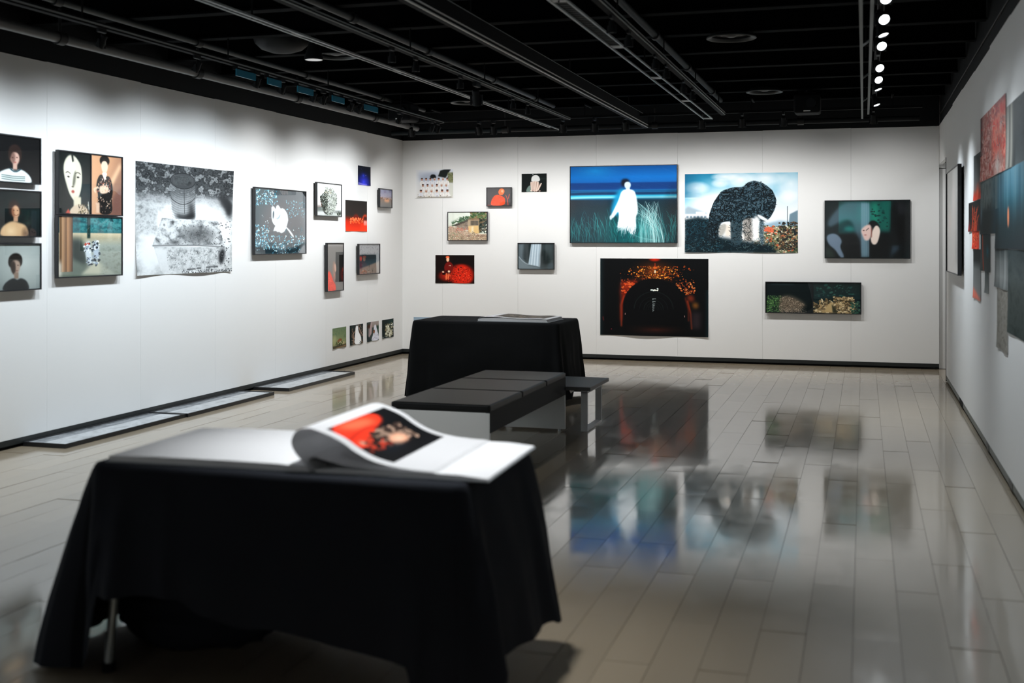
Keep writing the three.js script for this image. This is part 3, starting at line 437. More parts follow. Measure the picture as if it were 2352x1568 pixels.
    const row = (n, y, x0, x1, s) => { for (let i = 0; i < n; i++) { const x = x0 + (x1 - x0) * (i + .5) / n; p.blob(p.R() < .5 ? '#e9e6e4' : '#dcdde4', [x - s, y + 22, x - s * .9, y + 8, x, y + 4, x + s * .9, y + 8, x + s, y + 22], .4); p.ell('#b58570', x, y, s * .42, 4.6, 0, .3); p.ell(p.R() < .5 ? '#c9b3a6' : '#3d2a26', x, y - 3.2, s * .46, 2.2, 0, .3); p.line('#8d7f80', .4, [x, y + 8, x, y + 20]); } };
    row(7, 34, 12, 90, 6); row(6, 56, 14, 88, 6); row(6, 76, 8, 92, 7); p.specks(60, 6, 88, 88, 10, ['#e8e2cf', '#8b7c62', '#4c4438', '#f2efe8'], .5, 1.6); p.rect('#8f8a80', 4, 96, 92, 4, 1); p.grad(0, 0, 12, 0, [[0, 'rgba(232,232,232,1)'], [1, 'rgba(232,232,232,0)']], [0, 0, 14, 100]); p.grad(0, 0, 0, 10, [[0, 'rgba(228,229,232,.9)'], [1, 'rgba(228,229,232,0)']], [0, 0, 62, 12]);
  }),
  orangePerson: () => art(340, 250, 20, p => { p.fill('#4d4a4b'); p.blob('#f2502a', [14, 102, 16, 74, 30, 42, 46, 36, 62, 46, 76, 56, 76, 102], .8); p.blob('#f8753f', [48, 14, 56, 2, 68, 3, 74, 14, 72, 30, 64, 40, 52, 40, 47, 28], .8); p.blob('#ffb38d', [59, 12, 67, 9, 69, 22, 64, 28, 58, 20], 1.4); p.line('#8a2a18', .8, [47, 50, 60, 56, 72, 52], .5); p.scribble(60, ['#d23f1e', '#ff8a55', '#b83418'], .6, (u, v) => [22 + u * 50, 44 + v * 54], 8); p.curve('#f2563a', 2, 88, 98, 88, 64, 78, 40, .4); p.curve('#f2563a', 2, 88, 62, 92, 48, 94, 36, .4); p.line('#e04a30', 1.4, [2, 97, 20, 97], .4); }),
  handFace: () => art(340, 240, 21, p => { p.fill('#0d1413'); p.rect('#1f2a27', 62, 24, 38, 8, 3); p.ell('#f4fbff', 45, 6, 2.4, 2.4, 0, 1); p.blob('#dedfdd', [38, 38, 40, 16, 54, 6, 68, 12, 74, 30, 72, 44, 40, 44], .8); p.blob('#6d817a', [16, 102, 22, 76, 32, 62, 44, 66, 44, 102], 1); p.blob('#d2b7a8', [34, 48, 46, 42, 64, 42, 72, 54, 70, 84, 62, 98, 44, 96, 36, 72], 1); for (const [a, b, c, d] of [[40, 92, 38, 46], [46, 94, 46, 44], [53, 96, 56, 42], [60, 96, 66, 46], [66, 90, 78, 54]]) { p.line('#e3cfc2', 5, [a, b, c, d], .5); p.line('#6a4538', .9, [a + 3, b, c + 3, d + 4], .4); } p.specks(10, 36, 90, 42, 8, ['#7a3a30', '#e4d2c6'], 1, 2.4); }),
  shed: () => art(480, 330, 22, p => {
    p.grad(0, 0, 0, 60, [[0, '#e6ece3'], [1, '#dfe4d6']]); p.fillTree = (n, x, y, w, h, c) => p.specks(n, x, y, w, h, c, .8, 3); p.fillTree(260, 10, 16, 50, 34, ['#4b6a4e', '#3a5640', '#6d8a63'].map(c => c)); p.poly('#e3e9de', [0, 0, 44, 0, 36, 12, 26, 24, 12, 34, 0, 40], 2); p.fillTree(420, 58, 0, 42, 36, ['#43603a', '#5e7a4b', '#2f452c', '#7f9160', '#8d6a4a']); p.fillTree(220, 76, 24, 24, 50, ['#1d2a20', '#2e3d2b', '#15201a', '#6b5a3f']);
    p.poly('#8e7f70', [18, 46, 54, 28, 54, 64, 24, 60]); p.scribble(60, ['#5b4a3f', '#b9a68e', '#6d5c4f', '#a58f78'], .8, (u, v) => [22 + u * 32, 40 + v * 22], 6); p.poly('#4d463e', [14, 46, 54, 24, 56, 30, 18, 50], .6); p.poly('#8a6d54', [50, 24, 80, 20, 82, 30, 56, 34], 1); p.poly('#b09a7c', [51, 28, 80, 26, 80, 80, 52, 76], .6); p.rect('#3f3d3a', 58, 30, 20, 16, .6); for (let i = 0; i < 6; i++) p.line('#c8b593', .7, [59 + i * 3.3, 30, 59 + i * 3.3, 46]); p.poly('#e2bf82', [52, 50, 78, 48, 80, 76, 53, 74], .8); p.poly('#f0dfb8', [60, 52, 66, 50, 66, 74, 60, 74], 1.2);
    p.cloudy([[120, 104, 84], [196, 170, 140], [150, 120, 96], [100, 88, 78]], 10, 1, [0, 76, 100, 24]); p.blob('#b99a82', [0, 46, 14, 52, 40, 60, 60, 76, 60, 84, 0, 84], 2); p.specks(700, 0, 50, 96, 50, ['#d9c3a2', '#8d7a64', '#bfa58a', '#6f6353', '#c98f77', '#e6d8bf'], .3, 1.4, (x, y) => y > 50 + Math.max(0, x - 20) * .45 || y > 78); p.specks(60, 20, 56, 34, 10, ['#b9604a', '#c9806a'], .4, 1.3); p.scribble(40, ['#5f8a55', '#7d9a60'], .4, (u, v) => [u * 40, 70 + v * 28], 5);
  }),
  redMound: () => art(480, 330, 23, p => {
    p.fill('#130705'); p.glow(66, 70, 40, 46, [[0, '#ff3d1c'], [.45, '#e42a10'], [.75, '#8a1608'], [1, 'rgba(30,8,5,0)']]); p.glow(30, 74, 30, 26, [[0, '#e22f14'], [.6, 'rgba(150,25,10,.7)'], [1, 'rgba(30,8,5,0)']]); p.blob('rgba(220,38,16,.9)', [40, 100, 46, 60, 58, 36, 76, 34, 92, 60, 96, 101], 3); p.specks(520, 18, 34, 76, 62, ['#5a0f07', '#ff5230', '#a81d0c', '#3a0a06'], .3, 1.3, (x, y, u, v) => Math.hypot(u - .55, v - .6) < .5); p.grad(0, 0, 0, 34, [[0, 'rgba(14,6,5,1)'], [.7, 'rgba(14,6,5,.85)'], [1, 'rgba(14,6,5,0)']], [46, 0, 54, 36]);
    p.ell('#ff6a3c', 31.5, 8, 5, 4.6, 0, .4); p.blob('#ffc39a', [28, 12, 32, 8, 36.5, 12, 35, 22, 31.5, 26, 28, 20], .6); p.blob('#74120c', [24, 34, 30, 24, 38, 23, 46, 34, 46, 50, 40, 60, 26, 58, 22, 48], .8); p.blob('#40090a', [24, 54, 42, 54, 38, 70, 24, 68], .8); p.ell('#ffd2b0', 35, 58, 3, 4, 0, .5); p.ell('#ffd2b0', 20, 60, 3, 2.6, .6, .5); p.line('#ff7a4a', 4, [29, 66, 28, 86], 1); p.line('#ff7a4a', 3.4, [35, 66, 33, 84], 1); p.specks(8, 32, 34, 8, 6, ['#e3b49a'], .4, .8); p.blob('#1a0505', [17, 64, 26, 62, 26, 70, 18, 71], .6);
  }),
  curtain: () => art(460, 320, 24, p => { p.fill('#2b3637'); p.poly('#56646b', [0, 0, 16, 0, 14, 60, 26, 80, 0, 86], 3); p.poly('#1e2a2c', [18, 0, 36, 0, 28, 60, 22, 78, 14, 50], 2.5); p.glow(85, 20, 40, 60, [[0, '#3c484b'], [1, 'rgba(40,50,52,0)']]); p.poly('#b6c8d4', [37, 0, 65, 0, 60, 92, 28, 84], .8); for (let i = 0; i < 7; i++) p.line(i % 2 ? '#dbe7ee' : '#8fa5b4', 1.4, [40 + i * 3.4, 0, 33 + i * 4, 88], .7); p.poly('#8f9aa0', [64, 0, 66, 0, 64, 60, 62, 94, 58, 92], .8); p.poly('#6a787e', [0, 50, 10, 66, 30, 84, 60, 92, 64, 101, 0, 101], 1.4); p.curve('#aebcc4', 2, 2, 52, 12, 74, 28, 82, .8); p.curve('#46555b', 2, 28, 86, 52, 90, 66, 99, 1); p.blob('#1b2526', [64, 40, 72, 20, 84, 40, 90, 70, 80, 90, 66, 84], 3); p.blob('#39474c', [84, 80, 98, 70, 100, 101, 80, 101], 2); }),
  blueRobe: () => art(900, 640, 25, p => {
    p.grad(0, 0, 0, 100, [[0, '#0a5cae'], [.14, '#0a74cc'], [.21, '#1068ba'], [.225, '#083c82'], [.3, '#0c4c9a'], [.315, '#1878b4'], [.33, '#0a2850'], [.37, '#0c3a66'], [.40, '#35c2e6'], [.415, '#1b86b4'], [.45, '#0a2a40'], [.55, '#0a2630'], [.75, '#0a4a52'], [1, '#07323a']]); p.glow(24, 6, 40, 20, [[0, 'rgba(20,150,220,.7)'], [1, 'rgba(10,80,160,0)']]); p.rect('#0a3a7c', 0, 22.5, 100, 8, 1);
    p.g.save(); p.g.filter = 'blur(5px)'; for (const [y, c, w] of [[39.5, '#39c4ea', 3.6], [40.6, '#bdf4fb', 1.5], [33, '#1674ac', 1.6]]) { p.g.strokeStyle = c; p.g.lineWidth = w; p.g.beginPath(); p.g.moveTo(0, y + .8); p.g.bezierCurveTo(30, y - .8, 60, y + 1, 100, y + .4); p.g.stroke(); } p.g.restore();
    p.grad(0, 0, 30, 0, [[0, 'rgba(40,38,42,.75)'], [1, 'rgba(20,30,40,0)']], [0, 44, 34, 22]); p.blob('#0a2a34', [0, 52, 30, 54, 44, 48, 62, 46, 100, 44, 100, 101, 0, 101], 4); p.glow(60, 86, 56, 40, [[0, 'rgba(18,146,146,.9)'], [1, 'rgba(6,50,56,0)']]); p.glow(98, 70, 14, 50, [[0, 'rgba(14,16,18,.85)'], [1, 'rgba(10,20,24,0)']]);
    // grass
    for (let i = 0; i < 260; i++) { const x = p.R() * 100, y = 78 + p.R() * 24, h = 8 + p.R() * 16, l = (p.R() - .35) * 10; p.curve(['rgba(32,140,140,.5)', 'rgba(14,92,98,.6)', 'rgba(70,176,172,.4)', 'rgba(6,40,46,.7)'][Math.floor(p.R() * 4)], .42, x, y, x - l * .2, y - h * .6, x - l, y - h); }
    // robed figure and its blue ghost
    p.blob('#0c8fc0', [38, 58, 42, 40, 46, 30, 52, 28, 54, 50, 50, 62, 40, 66], 1.4); p.blob('#0a1426', [48, 22, 49, 17, 54, 16.5, 57, 20, 53, 26, 49, 27], .8); p.blob('#d7f0fb', [51, 24, 52.5, 20.5, 56, 20.5, 57.6, 24, 57, 28, 54.5, 31, 52, 29], .4); p.rect('#cfe8f4', 53, 28, 3.4, 4, .3);
    p.blob('#eef7fc', [50.5, 31, 54.5, 30, 60, 31.5, 62, 36, 64, 52, 64, 62, 62, 66, 62.5, 80, 62, 90, 58, 90, 54, 84, 49, 80, 44, 82, 46, 70, 46, 58, 43, 64, 40, 69, 38, 66, 41, 58, 46, 44, 48, 34], .5); p.blob('#cfe6f2', [37, 66, 39, 63, 40, 69, 38, 71], .4); p.line('#bcd6e6', .4, [54.5, 34, 54, 70], .5); p.line('#c3dcea', .4, [48.5, 48, 46.5, 60], .5);
    for (let i = 0; i < 60; i++) { const x = 43 + p.R() * 20; p.curve('rgba(8,70,78,.8)', .3, x, 95, x + 1, 88, x + 2 + p.R() * 2, 78 + p.R() * 8); } for (let i = 0; i < 150; i++) { const x = 45 + p.R() * 17, y = 70 + p.R() * 9; p.curve('rgba(226,242,248,.45)', .4, x, y, x + 1, y + 5, x - 1.5 + p.R() * 3, y + 5 + p.R() * p.R() * 13, .12); }
    for (let i = 0; i < 110; i++) { const x = 66 + p.R() * 26, tx = 62 + p.R() * 26 * (.9), ty = 46 + p.R() * 24; p.curve(`rgba(${150 + p.R() * 80},235,235,${.2 + p.R() * .4})`, .32, x, 101, x - 1, 66 + p.R() * 10, tx - 2, ty); } for (let i = 0; i < 14; i++) p.curve('rgba(150,215,215,.45)', .22, 58 + i, 88 + i * .8, 62 + i * 2, 94, 66 + i * 1.6, 101);
  }),
  elephant: () => art(900, 640, 26, p => {
    p.grad(0, 0, 10, 62, [[0, '#1c7ea6'], [.35, '#4aa6c8'], [.7, '#cfe3ee'], [1, '#e9eff4']]); for (const [x, y, rx, ry, a] of [[36, 4, 9, 4, .9], [50, 8, 10, 8, .95], [72, 6, 14, 7, .85], [10, 18, 9, 6, .9], [32, 12, 6, 4, .8], [94, 14, 10, 14, .8], [92, 30, 6, 6, .6], [22, 36, 14, 8, .7], [6, 28, 6, 3, .5], [70, 14, 10, 8, .6]]) p.glow(x, y, rx * 1.5, ry * 1.6, [[0, `rgba(250,252,254,${a})`], [.6, `rgba(244,248,252,${a * .7})`], [1, 'rgba(240,246,250,0)']]); p.glow(34, 34, 30, 34, [[0, 'rgba(250,250,252,.9)'], [1, 'rgba(250,250,252,0)']]); p.grad(0, 0, 16, 0, [[0, 'rgba(10,80,120,.55)'], [1, 'rgba(10,80,120,0)']], [0, 0, 20, 30]);
    p.poly('#9fb3c0', [0, 44, 3, 41, 20, 50, 20, 52, 0, 52], .8); p.rect('#e3e8ec', 0, 51, 21, 8, .3); p.rect('#dfe4e8', 10, 48, 8.5, 6, .3); for (let i = 0; i < 6; i++) p.rect('#7f93a2', 1.4 + i * 3.2, 53.5, 2, 2.6, .2); p.poly('#93b2c6', [66, 66, 84, 60, 96, 62, 100, 66, 100, 70, 66, 70], 1); p.poly('#6d8796', [93, 52, 100, 47, 100, 66, 92, 66], .4); p.line('#27424c', .5, [91, 42, 91, 66]);
    p.grad(0, 68, 0, 100, [[0, '#b7a78a'], [.4, '#8e8a66'], [1, '#3c4a38']], [62, 68, 38, 32]); p.specks(700, 62, 66, 38, 34, ['#c9bfa0', '#6b7550', '#3e4a38', '#b7603f', '#d9d3bd', '#54603f', '#8f6d4c', '#222d2a'], .3, 1.2); p.specks(40, 70, 68, 8, 6, ['#dd6a4a'], .5, 1.2); p.specks(260, 84, 62, 16, 34, ['#1c2427', '#3c352c', '#6f563f'], .4, 1.2); p.rect('#f3ece4', 52, 70, 16, 16, 1.6); p.rect('#e9ddd0', 36, 64, 6, 16, 1.2);
    p.poly('#0d2028', [0, 58, 12, 55, 24, 58, 30, 74, 30, 101, 0, 101], 1); p.poly('#0e1e24', [0, 86, 30, 80, 56, 86, 76, 90, 84, 101, 0, 101], 1.4); p.scribble(500, ['#1b3a46', '#0a151a', '#24505f', '#071014'], .35, (u, v) => [u * 32, 58 + v * 40], 3); p.scribble(260, ['#1b343e', '#0a151a', '#0d1c22', '#4c6468'], .4, (u, v) => [u * 80, 84 + v * 15], 3);
    // woven body: outline first, then a tangle of twigs over it
    const body = [21, 72, 22, 52, 26, 36, 33, 22, 44, 17.5, 52, 18, 56, 12, 62, 9.5, 70, 13, 78, 22, 81.5, 34, 80, 46, 76, 56, 72, 61, 66, 60, 60, 56, 54, 58, 48, 64, 40, 60, 32, 62, 30, 72, 28, 84, 22, 86];
    p.blob('rgba(40,60,70,.92)', body, .4); p.blob('rgba(46,64,72,.95)', [41, 50, 48, 46, 52, 56, 51, 80, 49, 92, 42, 90, 41, 74], .4); p.blob('rgba(150,146,140,.9)', [52, 56, 60, 54, 62, 64, 60, 84, 54, 86, 52, 72], .5); p.blob('rgba(70,92,102,.95)', [66, 58, 71, 60, 70, 76, 71, 90, 68, 90, 66, 74], .4); p.blob('rgba(30,44,50,.9)', [20, 60, 32, 56, 30, 78, 27, 88, 20, 86], .5); p.blob('rgba(170,168,160,.9)', [30, 66, 38, 62, 36, 76, 31, 82], .6);
    p.clip(Array.from({ length: 220 }, (_, i) => { const m = Math.floor(i / 2) , n = body.length / 2, s = m / 110 * n, q = Math.floor(s), f = s - q, k = i % 2; const at = z => body[(z % n) * 2 + k]; return at(q) + (at(q + 1) - at(q)) * f; }), () => {
    p.rect('rgba(60,84,96,.9)', 15, 5, 72, 85);
    p.scribble(1500, ['#081318', '#0c1c24', '#0a1a22', '#05090c'], .7, (u, v) => [18 + u * 66, 8 + v * 84], 4.2); p.scribble(160, 'rgba(150,178,192,.55)', .25, (u, v) => [18 + u * 66, 8 + v * 84], 3); });
    const inBody = (() => { const n = body.length / 2; return (x, y) => { let c = false; for (let i = 0, j = n - 1; i < n; j = i++) { const xi = body[2 * i], yi = body[2 * i + 1], xj = body[2 * j], yj = body[2 * j + 1]; if ((yi > y) !== (yj > y) && x < (xj - xi) * (y - yi) / (yj - yi) + xi) c = !c; } return c; }; })();
    const spot = () => { for (let k = 0; k < 40; k++) { const x = 18 + p.R() * 66, y = 8 + p.R() * 82; if (inBody(x, y)) return [x, y]; } return [50, 40]; };
    p.scribble(160, ['#081318', '#0c1c24', '#0a1a22', '#05090c'], .45, spot, 2); p.scribble(150, ['#0a171d', '#2d4550'], .5, (u, v) => [41 + u * 11, 48 + v * 44], 3); p.scribble(120, ['#1a2528', '#4d4a45'], .35, (u, v) => [52 + u * 9, 56 + v * 30], 3); p.scribble(90, ['#14262d', '#8aa2ac'], .3, (u, v) => [66 + u * 5, 60 + v * 30], 3); p.scribble(160, ['#05090c', '#0c1c24'], .35, (u, v) => [20 + u * 10, 58 + v * 30], 3);
    p.blob('#e3e8ea', [64, 52, 68, 53, 74, 58.5, 75.5, 61, 72, 61, 67, 57.5], .3); p.poly('#eef2f4', [60, 60, 64, 53, 67, 58, 65, 84, 61, 86], 1);
  }),
  tunnel: () => art(900, 640, 27, p => {
    p.fill('#06080a'); p.grad(0, 0, 6, 0, [[0, '#14262a'], [1, 'rgba(6,8,10,0)']], [0, 0, 7, 100]); p.glow(51, 0, 7, 5, [[0, '#ff3312'], [.6, 'rgba(190,30,8,.8)'], [1, 'rgba(60,8,4,0)']]);
    const stone = (n, cols, f) => p.specks(n, 14, 10, 74, 50, cols, .2, .8, f), arch = (x, y) => ((x - 50) / 31) ** 2 + ((y - 62) / 36) ** 2;
    p.glow(51, 17, 26, 20, [[0, 'rgba(200,90,20,.65)'], [1, 'rgba(60,20,6,0)']]); stone(1500, ['#e8832a', '#8a3c10', '#f0a040', '#4a1c08', '#c8641c', '#2a0f06'], (x, y) => arch(x, y) > 1 && Math.hypot((x - 52) / 26, (y - 18) / 15) < .6 + .4 * p.R()); stone(700, ['#7a3412', '#a8431a', '#3a160a'], (x, y) => arch(x, y) > 1 && Math.hypot((x - 54) / 40, (y - 20) / 30) < .9 * p.R() + .1);
    p.poly('#a62e14', [20, 31, 36, 28, 30, 38, 24, 46, 20, 46], 2); p.poly('#6e1c0e', [19, 40, 28, 38, 24, 48, 21, 80, 19, 82], 1.6); p.specks(60, 20, 28, 16, 18, ['#d94a20', '#e0602c', '#7a1f0c'], .4, 1.2); p.line('#d2401a', 1, [20, 88, 19.6, 60, 23, 48], .7); p.line('#c03416', .8, [23, 80, 22.4, 62, 24, 50], .7); p.blob('#7a2a16', [80, 47, 86, 46, 88, 54, 82, 56], 1.4); p.blob('#7a4a1c', [85, 56, 91, 56, 91, 64, 86, 64], 1.4); p.line('#c8401c', 1, [81, 54, 84, 70, 85, 90], .6); p.line('#9a2f16', .7, [79, 50, 82, 66, 82, 80], .6); p.rect('#2a2226', 85, 68, 8, 22, 2); p.specks(120, 70, 30, 18, 16, ['#c9602c', '#8a3416', '#e88a4a'], .2, .9, (x, y) => arch(x, y) > 1.02); p.line('#3a3436', .3, [19.5, 24, 19.5, 88]);
    p.g.save(); p.g.filter = 'blur(3px)'; p.g.fillStyle = '#050608'; p.g.beginPath(); p.g.ellipse(50, 62, 28.5, 36, 0, Math.PI, 0); p.g.lineTo(78, 100); p.g.lineTo(22, 100); p.g.fill(); p.g.restore();
    for (const [rx, ry, a, w] of [[18, 22, .45, 1.2], [13, 16, .35, .8], [9, 12, .5, .9], [7, 9, .4, .6], [5, 6.5, .45, .6], [3.4, 4.4, .4, .5]]) { p.g.strokeStyle = `rgba(60,84,80,${a * .5})`; p.g.lineWidth = w * .7; p.g.beginPath(); p.g.ellipse(50, 67 - ry * .1, rx, ry, 0, Math.PI * 1.0, Math.PI * 2); p.g.stroke(); }
    p.specks(10, 47, 39, 7, 2.4, ['#f2efe2', '#e8f4f0'], .4, 1); for (const [y, w] of [[52, 4], [55.6, 3.4], [58.6, 2.4], [60.6, 1.8], [62.6, 1.4], [65, 1.2], [67, .8]]) { p.line('#d7e4e4', .5, [50 - w * .3, y, 50 + w * .5, y], .15); p.line('#aebfc0', .4, [49.4, y, 49.4, y + 1.4], .1); }
    p.ell('#f06a24', 51.4, 12, 2.2, 1.3, 0, .5); p.line('#ffe8c0', 1.3, [51.3, 15.4, 51.3, 18.4], .25); p.line('#e0401c', .5, [51.3, 6, 51.3, 11], .2); p.glow(52, 92, 34, 8, [[0, 'rgba(80,30,18,.7)'], [1, 'rgba(20,8,6,0)']]); p.line('#b98a86', .5, [23.6, 71, 23.6, 73]); p.line('#b98a86', .5, [78.4, 73, 78.4, 75]); p.ell('#d23a50', 10.6, 92, .4, .5); p.line('#a02a2c', .5, [2.6, 76, 3.2, 81], .4); p.grad(96, 0, 100, 0, [[0, 'rgba(10,24,28,0)'], [1, '#12262a']], [95, 40, 5, 60]);
  }),
  greenVeil: () => art(720, 510, 28, p => {
    p.fill('#0c1a1c'); p.grad(0, 0, 0, 60, [[0, '#123a38'], [.5, '#10605a'], [1, '#0d2a2a']], [16, 0, 62, 58]); p.rect('#1a8a72', 55, 3, 9, 46, 3); p.rect('#0f6257', 66, 0, 12, 52, 2); p.rect('#187f6e', 40, 6, 12, 30, 4); p.specks(24, 54, 6, 20, 44, ['#0c4a44', '#0a3a36'], .8, 1.8); p.blob('#0c3a3c', [14, 52, 22, 36, 30, 32, 36, 44, 40, 60, 20, 60], 2); p.blob('#15807a', [20, 52, 26, 44, 34, 46, 36, 54], 2); p.poly('#05090b', [0, 62, 40, 56, 78, 58, 78, 101, 0, 101], 2); p.blob('#0a0f11', [78, 6, 88, 2, 100, 0, 100, 101, 74, 101, 78, 60], 1.6); p.blob('#1b1d22', [82, 4, 94, 2, 97, 24, 88, 26], 2); p.blob('#040608', [82, 40, 90, 24, 97, 30, 97, 70, 88, 80], 2);
    p.blob('rgba(110,140,160,.55)', [2, 36, 14, 14, 22, 2, 40, 2, 54, 2, 53, 40, 50, 60, 52, 98, 43, 98, 42, 68, 36, 58, 34, 40, 26, 30, 14, 40, 4, 48], 1.6); p.rect('rgba(120,160,180,.6)', 43, 4, 9.6, 95, .8); for (const x of [44, 46.5, 49, 51.8]) p.line('rgba(190,215,225,.5)', .5, [x, 2, x, 98], .5); p.blob('rgba(128,150,172,.85)', [0, 62, 8, 56, 16, 60, 21, 72, 17, 80, 24, 100, 18, 101, 12, 86, 4, 78], .8); p.blob('#24302a', [0, 80, 8, 84, 14, 101, 0, 101], 2); p.poly('rgba(60,80,96,.8)', [80, 78, 90, 80, 80, 96, 77, 101], 2);
    p.blob('#0a0d0e', [50, 46, 54, 34, 61, 35, 66, 46, 62, 56, 52, 54], .8); p.blob('#e8c9c2', [42, 52, 47, 44, 54, 40, 56, 50, 55, 62, 52, 70, 47, 70, 45, 62], .8); p.blob('#f3e2d6', [55, 58, 58, 46, 62, 42, 66, 50, 65, 62, 62, 76, 57, 78, 54, 70], .6); p.line('#3c2c2c', .8, [49, 52, 52, 48], .4); p.ell('#5a3c3a', 46, 52, 1.2, .8, 0, .4); p.ell('#b26a64', 48, 60, 1.6, .9, 0, .5); p.line('#8a4c40', .9, [55.4, 48, 55.2, 64], .5);
  }),
  gravel: () => art(460, 300, 29, p => { p.grad(0, 0, 0, 60, [[0, '#131e22'], [1, '#0f181b']]); p.fill('#121c1e'); p.rect('#33464b', 10, 5, 50, 2, 1.4); p.blob('#22302a', [0, 46, 24, 38, 40, 60, 36, 101, 0, 101], 3); p.specks(420, 0, 44, 34, 56, ['#2f5a2c', '#3f6d38', '#1f3a20', '#567a48', '#6f9a60'], .4, 1.5); p.blob('#6a6052', [30, 50, 44, 36, 60, 46, 84, 70, 88, 84, 70, 101, 28, 101], 4); p.specks(900, 28, 38, 60, 62, ['#8f7f6c', '#6b5d4e', '#a89682', '#463c33', '#c2b09a'], .3, 1.1, (x, y) => y > 42 + Math.max(0, x - 44) * .75 && x > 28); p.blob('#10191a', [70, 96, 88, 74, 101, 70, 101, 101], 4); p.grad(0, 30, 0, 52, [[0, 'rgba(16,26,28,.9)'], [1, 'rgba(16,26,28,0)']], [0, 30, 100, 22]); }),
  rubble: () => art(460, 300, 30, p => { p.fill('#0e2426'); p.grad(0, 0, 0, 50, [[0, '#10211f'], [1, '#0c2a2c']], [0, 0, 100, 50]); p.specks(60, 4, 6, 92, 38, ['#1f4a44', '#2f5a50', '#15332f'], .8, 3); p.line('#6d8884', .8, [4, 42, 22, 34], .6); p.blob('#8d7a58', [0, 100, 4, 86, 18, 70, 34, 58, 46, 66, 54, 56, 66, 44, 74, 56, 82, 52, 86, 74, 92, 84, 84, 101, 0, 101], 1.4); const cols = ['#b79c6e', '#d0b88a', '#8a7450', '#e0cfa6', '#5d4e36', '#3c3626']; p.scribble(150, cols, 3, (u, v) => [4 + u * 84, 62 + v * 38], 10); p.specks(180, 44, 46, 42, 30, cols, .8, 3); p.specks(140, 0, 60, 88, 40, cols, 1, 3.2, (x, y) => y > 92 - x * .5); p.poly('#c7ac78', [22, 96, 38, 62, 44, 72, 42, 98], 1); p.poly('#3a3a28', [42, 98, 40, 70, 48, 84, 52, 99], 1); p.specks(120, 80, 60, 20, 40, ['#2c5a48', '#43705c', '#1a3a30'], .6, 2); }),
  hiddenPrint: () => art(256, 170, 31, p => { p.grad(0, 0, 0, 100, [[0, '#8fa6ba'], [.45, '#b7c0c6'], [.52, '#8d6c4a'], [.6, '#2c2624'], [1, '#1a1a1c']]); }),
  palePink: () => art(420, 320, 32, p => { p.grad(0, 0, 0, 100, [[0, '#727977'], [.4, '#8f8b89'], [1, '#a39896']]); p.glow(24, 50, 30, 22, [[0, 'rgba(214,140,116,.8)'], [1, 'rgba(200,160,150,0)']]); p.glow(60, 40, 20, 60, [[0, 'rgba(190,160,156,.5)'], [1, 'rgba(190,160,156,0)']]); p.grad(60, 0, 100, 0, [[0, 'rgba(130,140,140,0)'], [1, 'rgba(120,132,132,.7)']]); }),
  redMottle: () => art(620, 260, 33, p => { p.fill('#8a3a30'); p.cloudy([[60, 26, 26], [190, 140, 126], [140, 50, 38], [225, 190, 178], [170, 40, 26], [110, 26, 20]], 9, .9, [0, 0, 100, 100], 3); p.cloudy([[216, 24, 10], [230, 40, 18], [224, 60, 34], [236, 140, 116], [150, 16, 8], [210, 20, 8]], 12, .95, [46, 0, 54, 84], 4); p.glow(74, 90, 20, 40, [[0, 'rgba(246,236,230,.95)'], [1, 'rgba(240,200,190,0)']]); p.glow(84, 34, 8, 20, [[0, 'rgba(244,220,214,.9)'], [1, 'rgba(240,150,130,0)']]); p.grad(0, 0, 20, 0, [[0, 'rgba(50,24,26,.85)'], [1, 'rgba(60,30,30,0)']], [0, 0, 22, 60]); p.grad(0, 0, 0, 10, [[0, 'rgba(110,14,12,.7)'], [1, 'rgba(120,20,16,0)']], [60, 0, 40, 12]); p.scribble(120, ['#6b1d18', '#d8b4a6', '#b33a26'], .8, (u, v) => [u * 100, v * 100], 12); }),
  greyGlow: () => art(256, 160, 34, p => { p.grad(0, 0, 0, 100, [[0, '#3c4444'], [.5, '#5b5f5e'], [.75, '#7c6a66'], [.9, '#d23a22'], [1, '#e2452c']]); p.glow(60, 84, 36, 26, [[0, 'rgba(255,110,70,.9)'], [1, 'rgba(220,60,40,0)']]); }),
  redBranch: () => art(400, 160, 35, p => { p.fill('#171311'); p.glow(60, 100, 50, 60, [[0, 'rgba(220,50,24,.9)'], [1, 'rgba(60,14,8,0)']]); p.glow(6, 90, 22, 40, [[0, 'rgba(190,26,30,.9)'], [1, 'rgba(80,14,14,0)']]); for (const q of [[30, 101, 40, 40, 34, 12], [50, 101, 54, 60, 70, 30], [62, 101, 60, 50, 84, 20], [44, 60, 50, 40, 52, 20], [74, 101, 70, 60, 90, 50]]) p.curve('#ee4a20', 4, ...q, 1); p.scribble(50, ['#ff7440', '#a32a12'], 1, (u, v) => [30 + u * 50, 30 + v * 70], 12); p.grad(0, 0, 0, 24, [[0, 'rgba(16,18,18,.95)'], [1, 'rgba(16,18,18,0)']], [0, 0, 100, 24]); }),
  redStrip: () => art(256, 70, 36, p => { p.grad(0, 0, 0, 100, [[0, '#d84020'], [.6, '#e03a1c'], [1, '#f2452a']]); p.specks(50, 0, 0, 100, 100, ['#ff7a4a', '#a02612'], 1, 4); }),
  greyFade: () => art(256, 160, 37, p => { p.grad(0, 0, 0, 100, [[0, '#101614'], [.22, '#1c2221'], [.4, '#6f7372'], [1, '#8d8d8b']]); p.poly('#e87a66', [0, 78, 100, 96, 100, 101, 0, 101], 2); }),
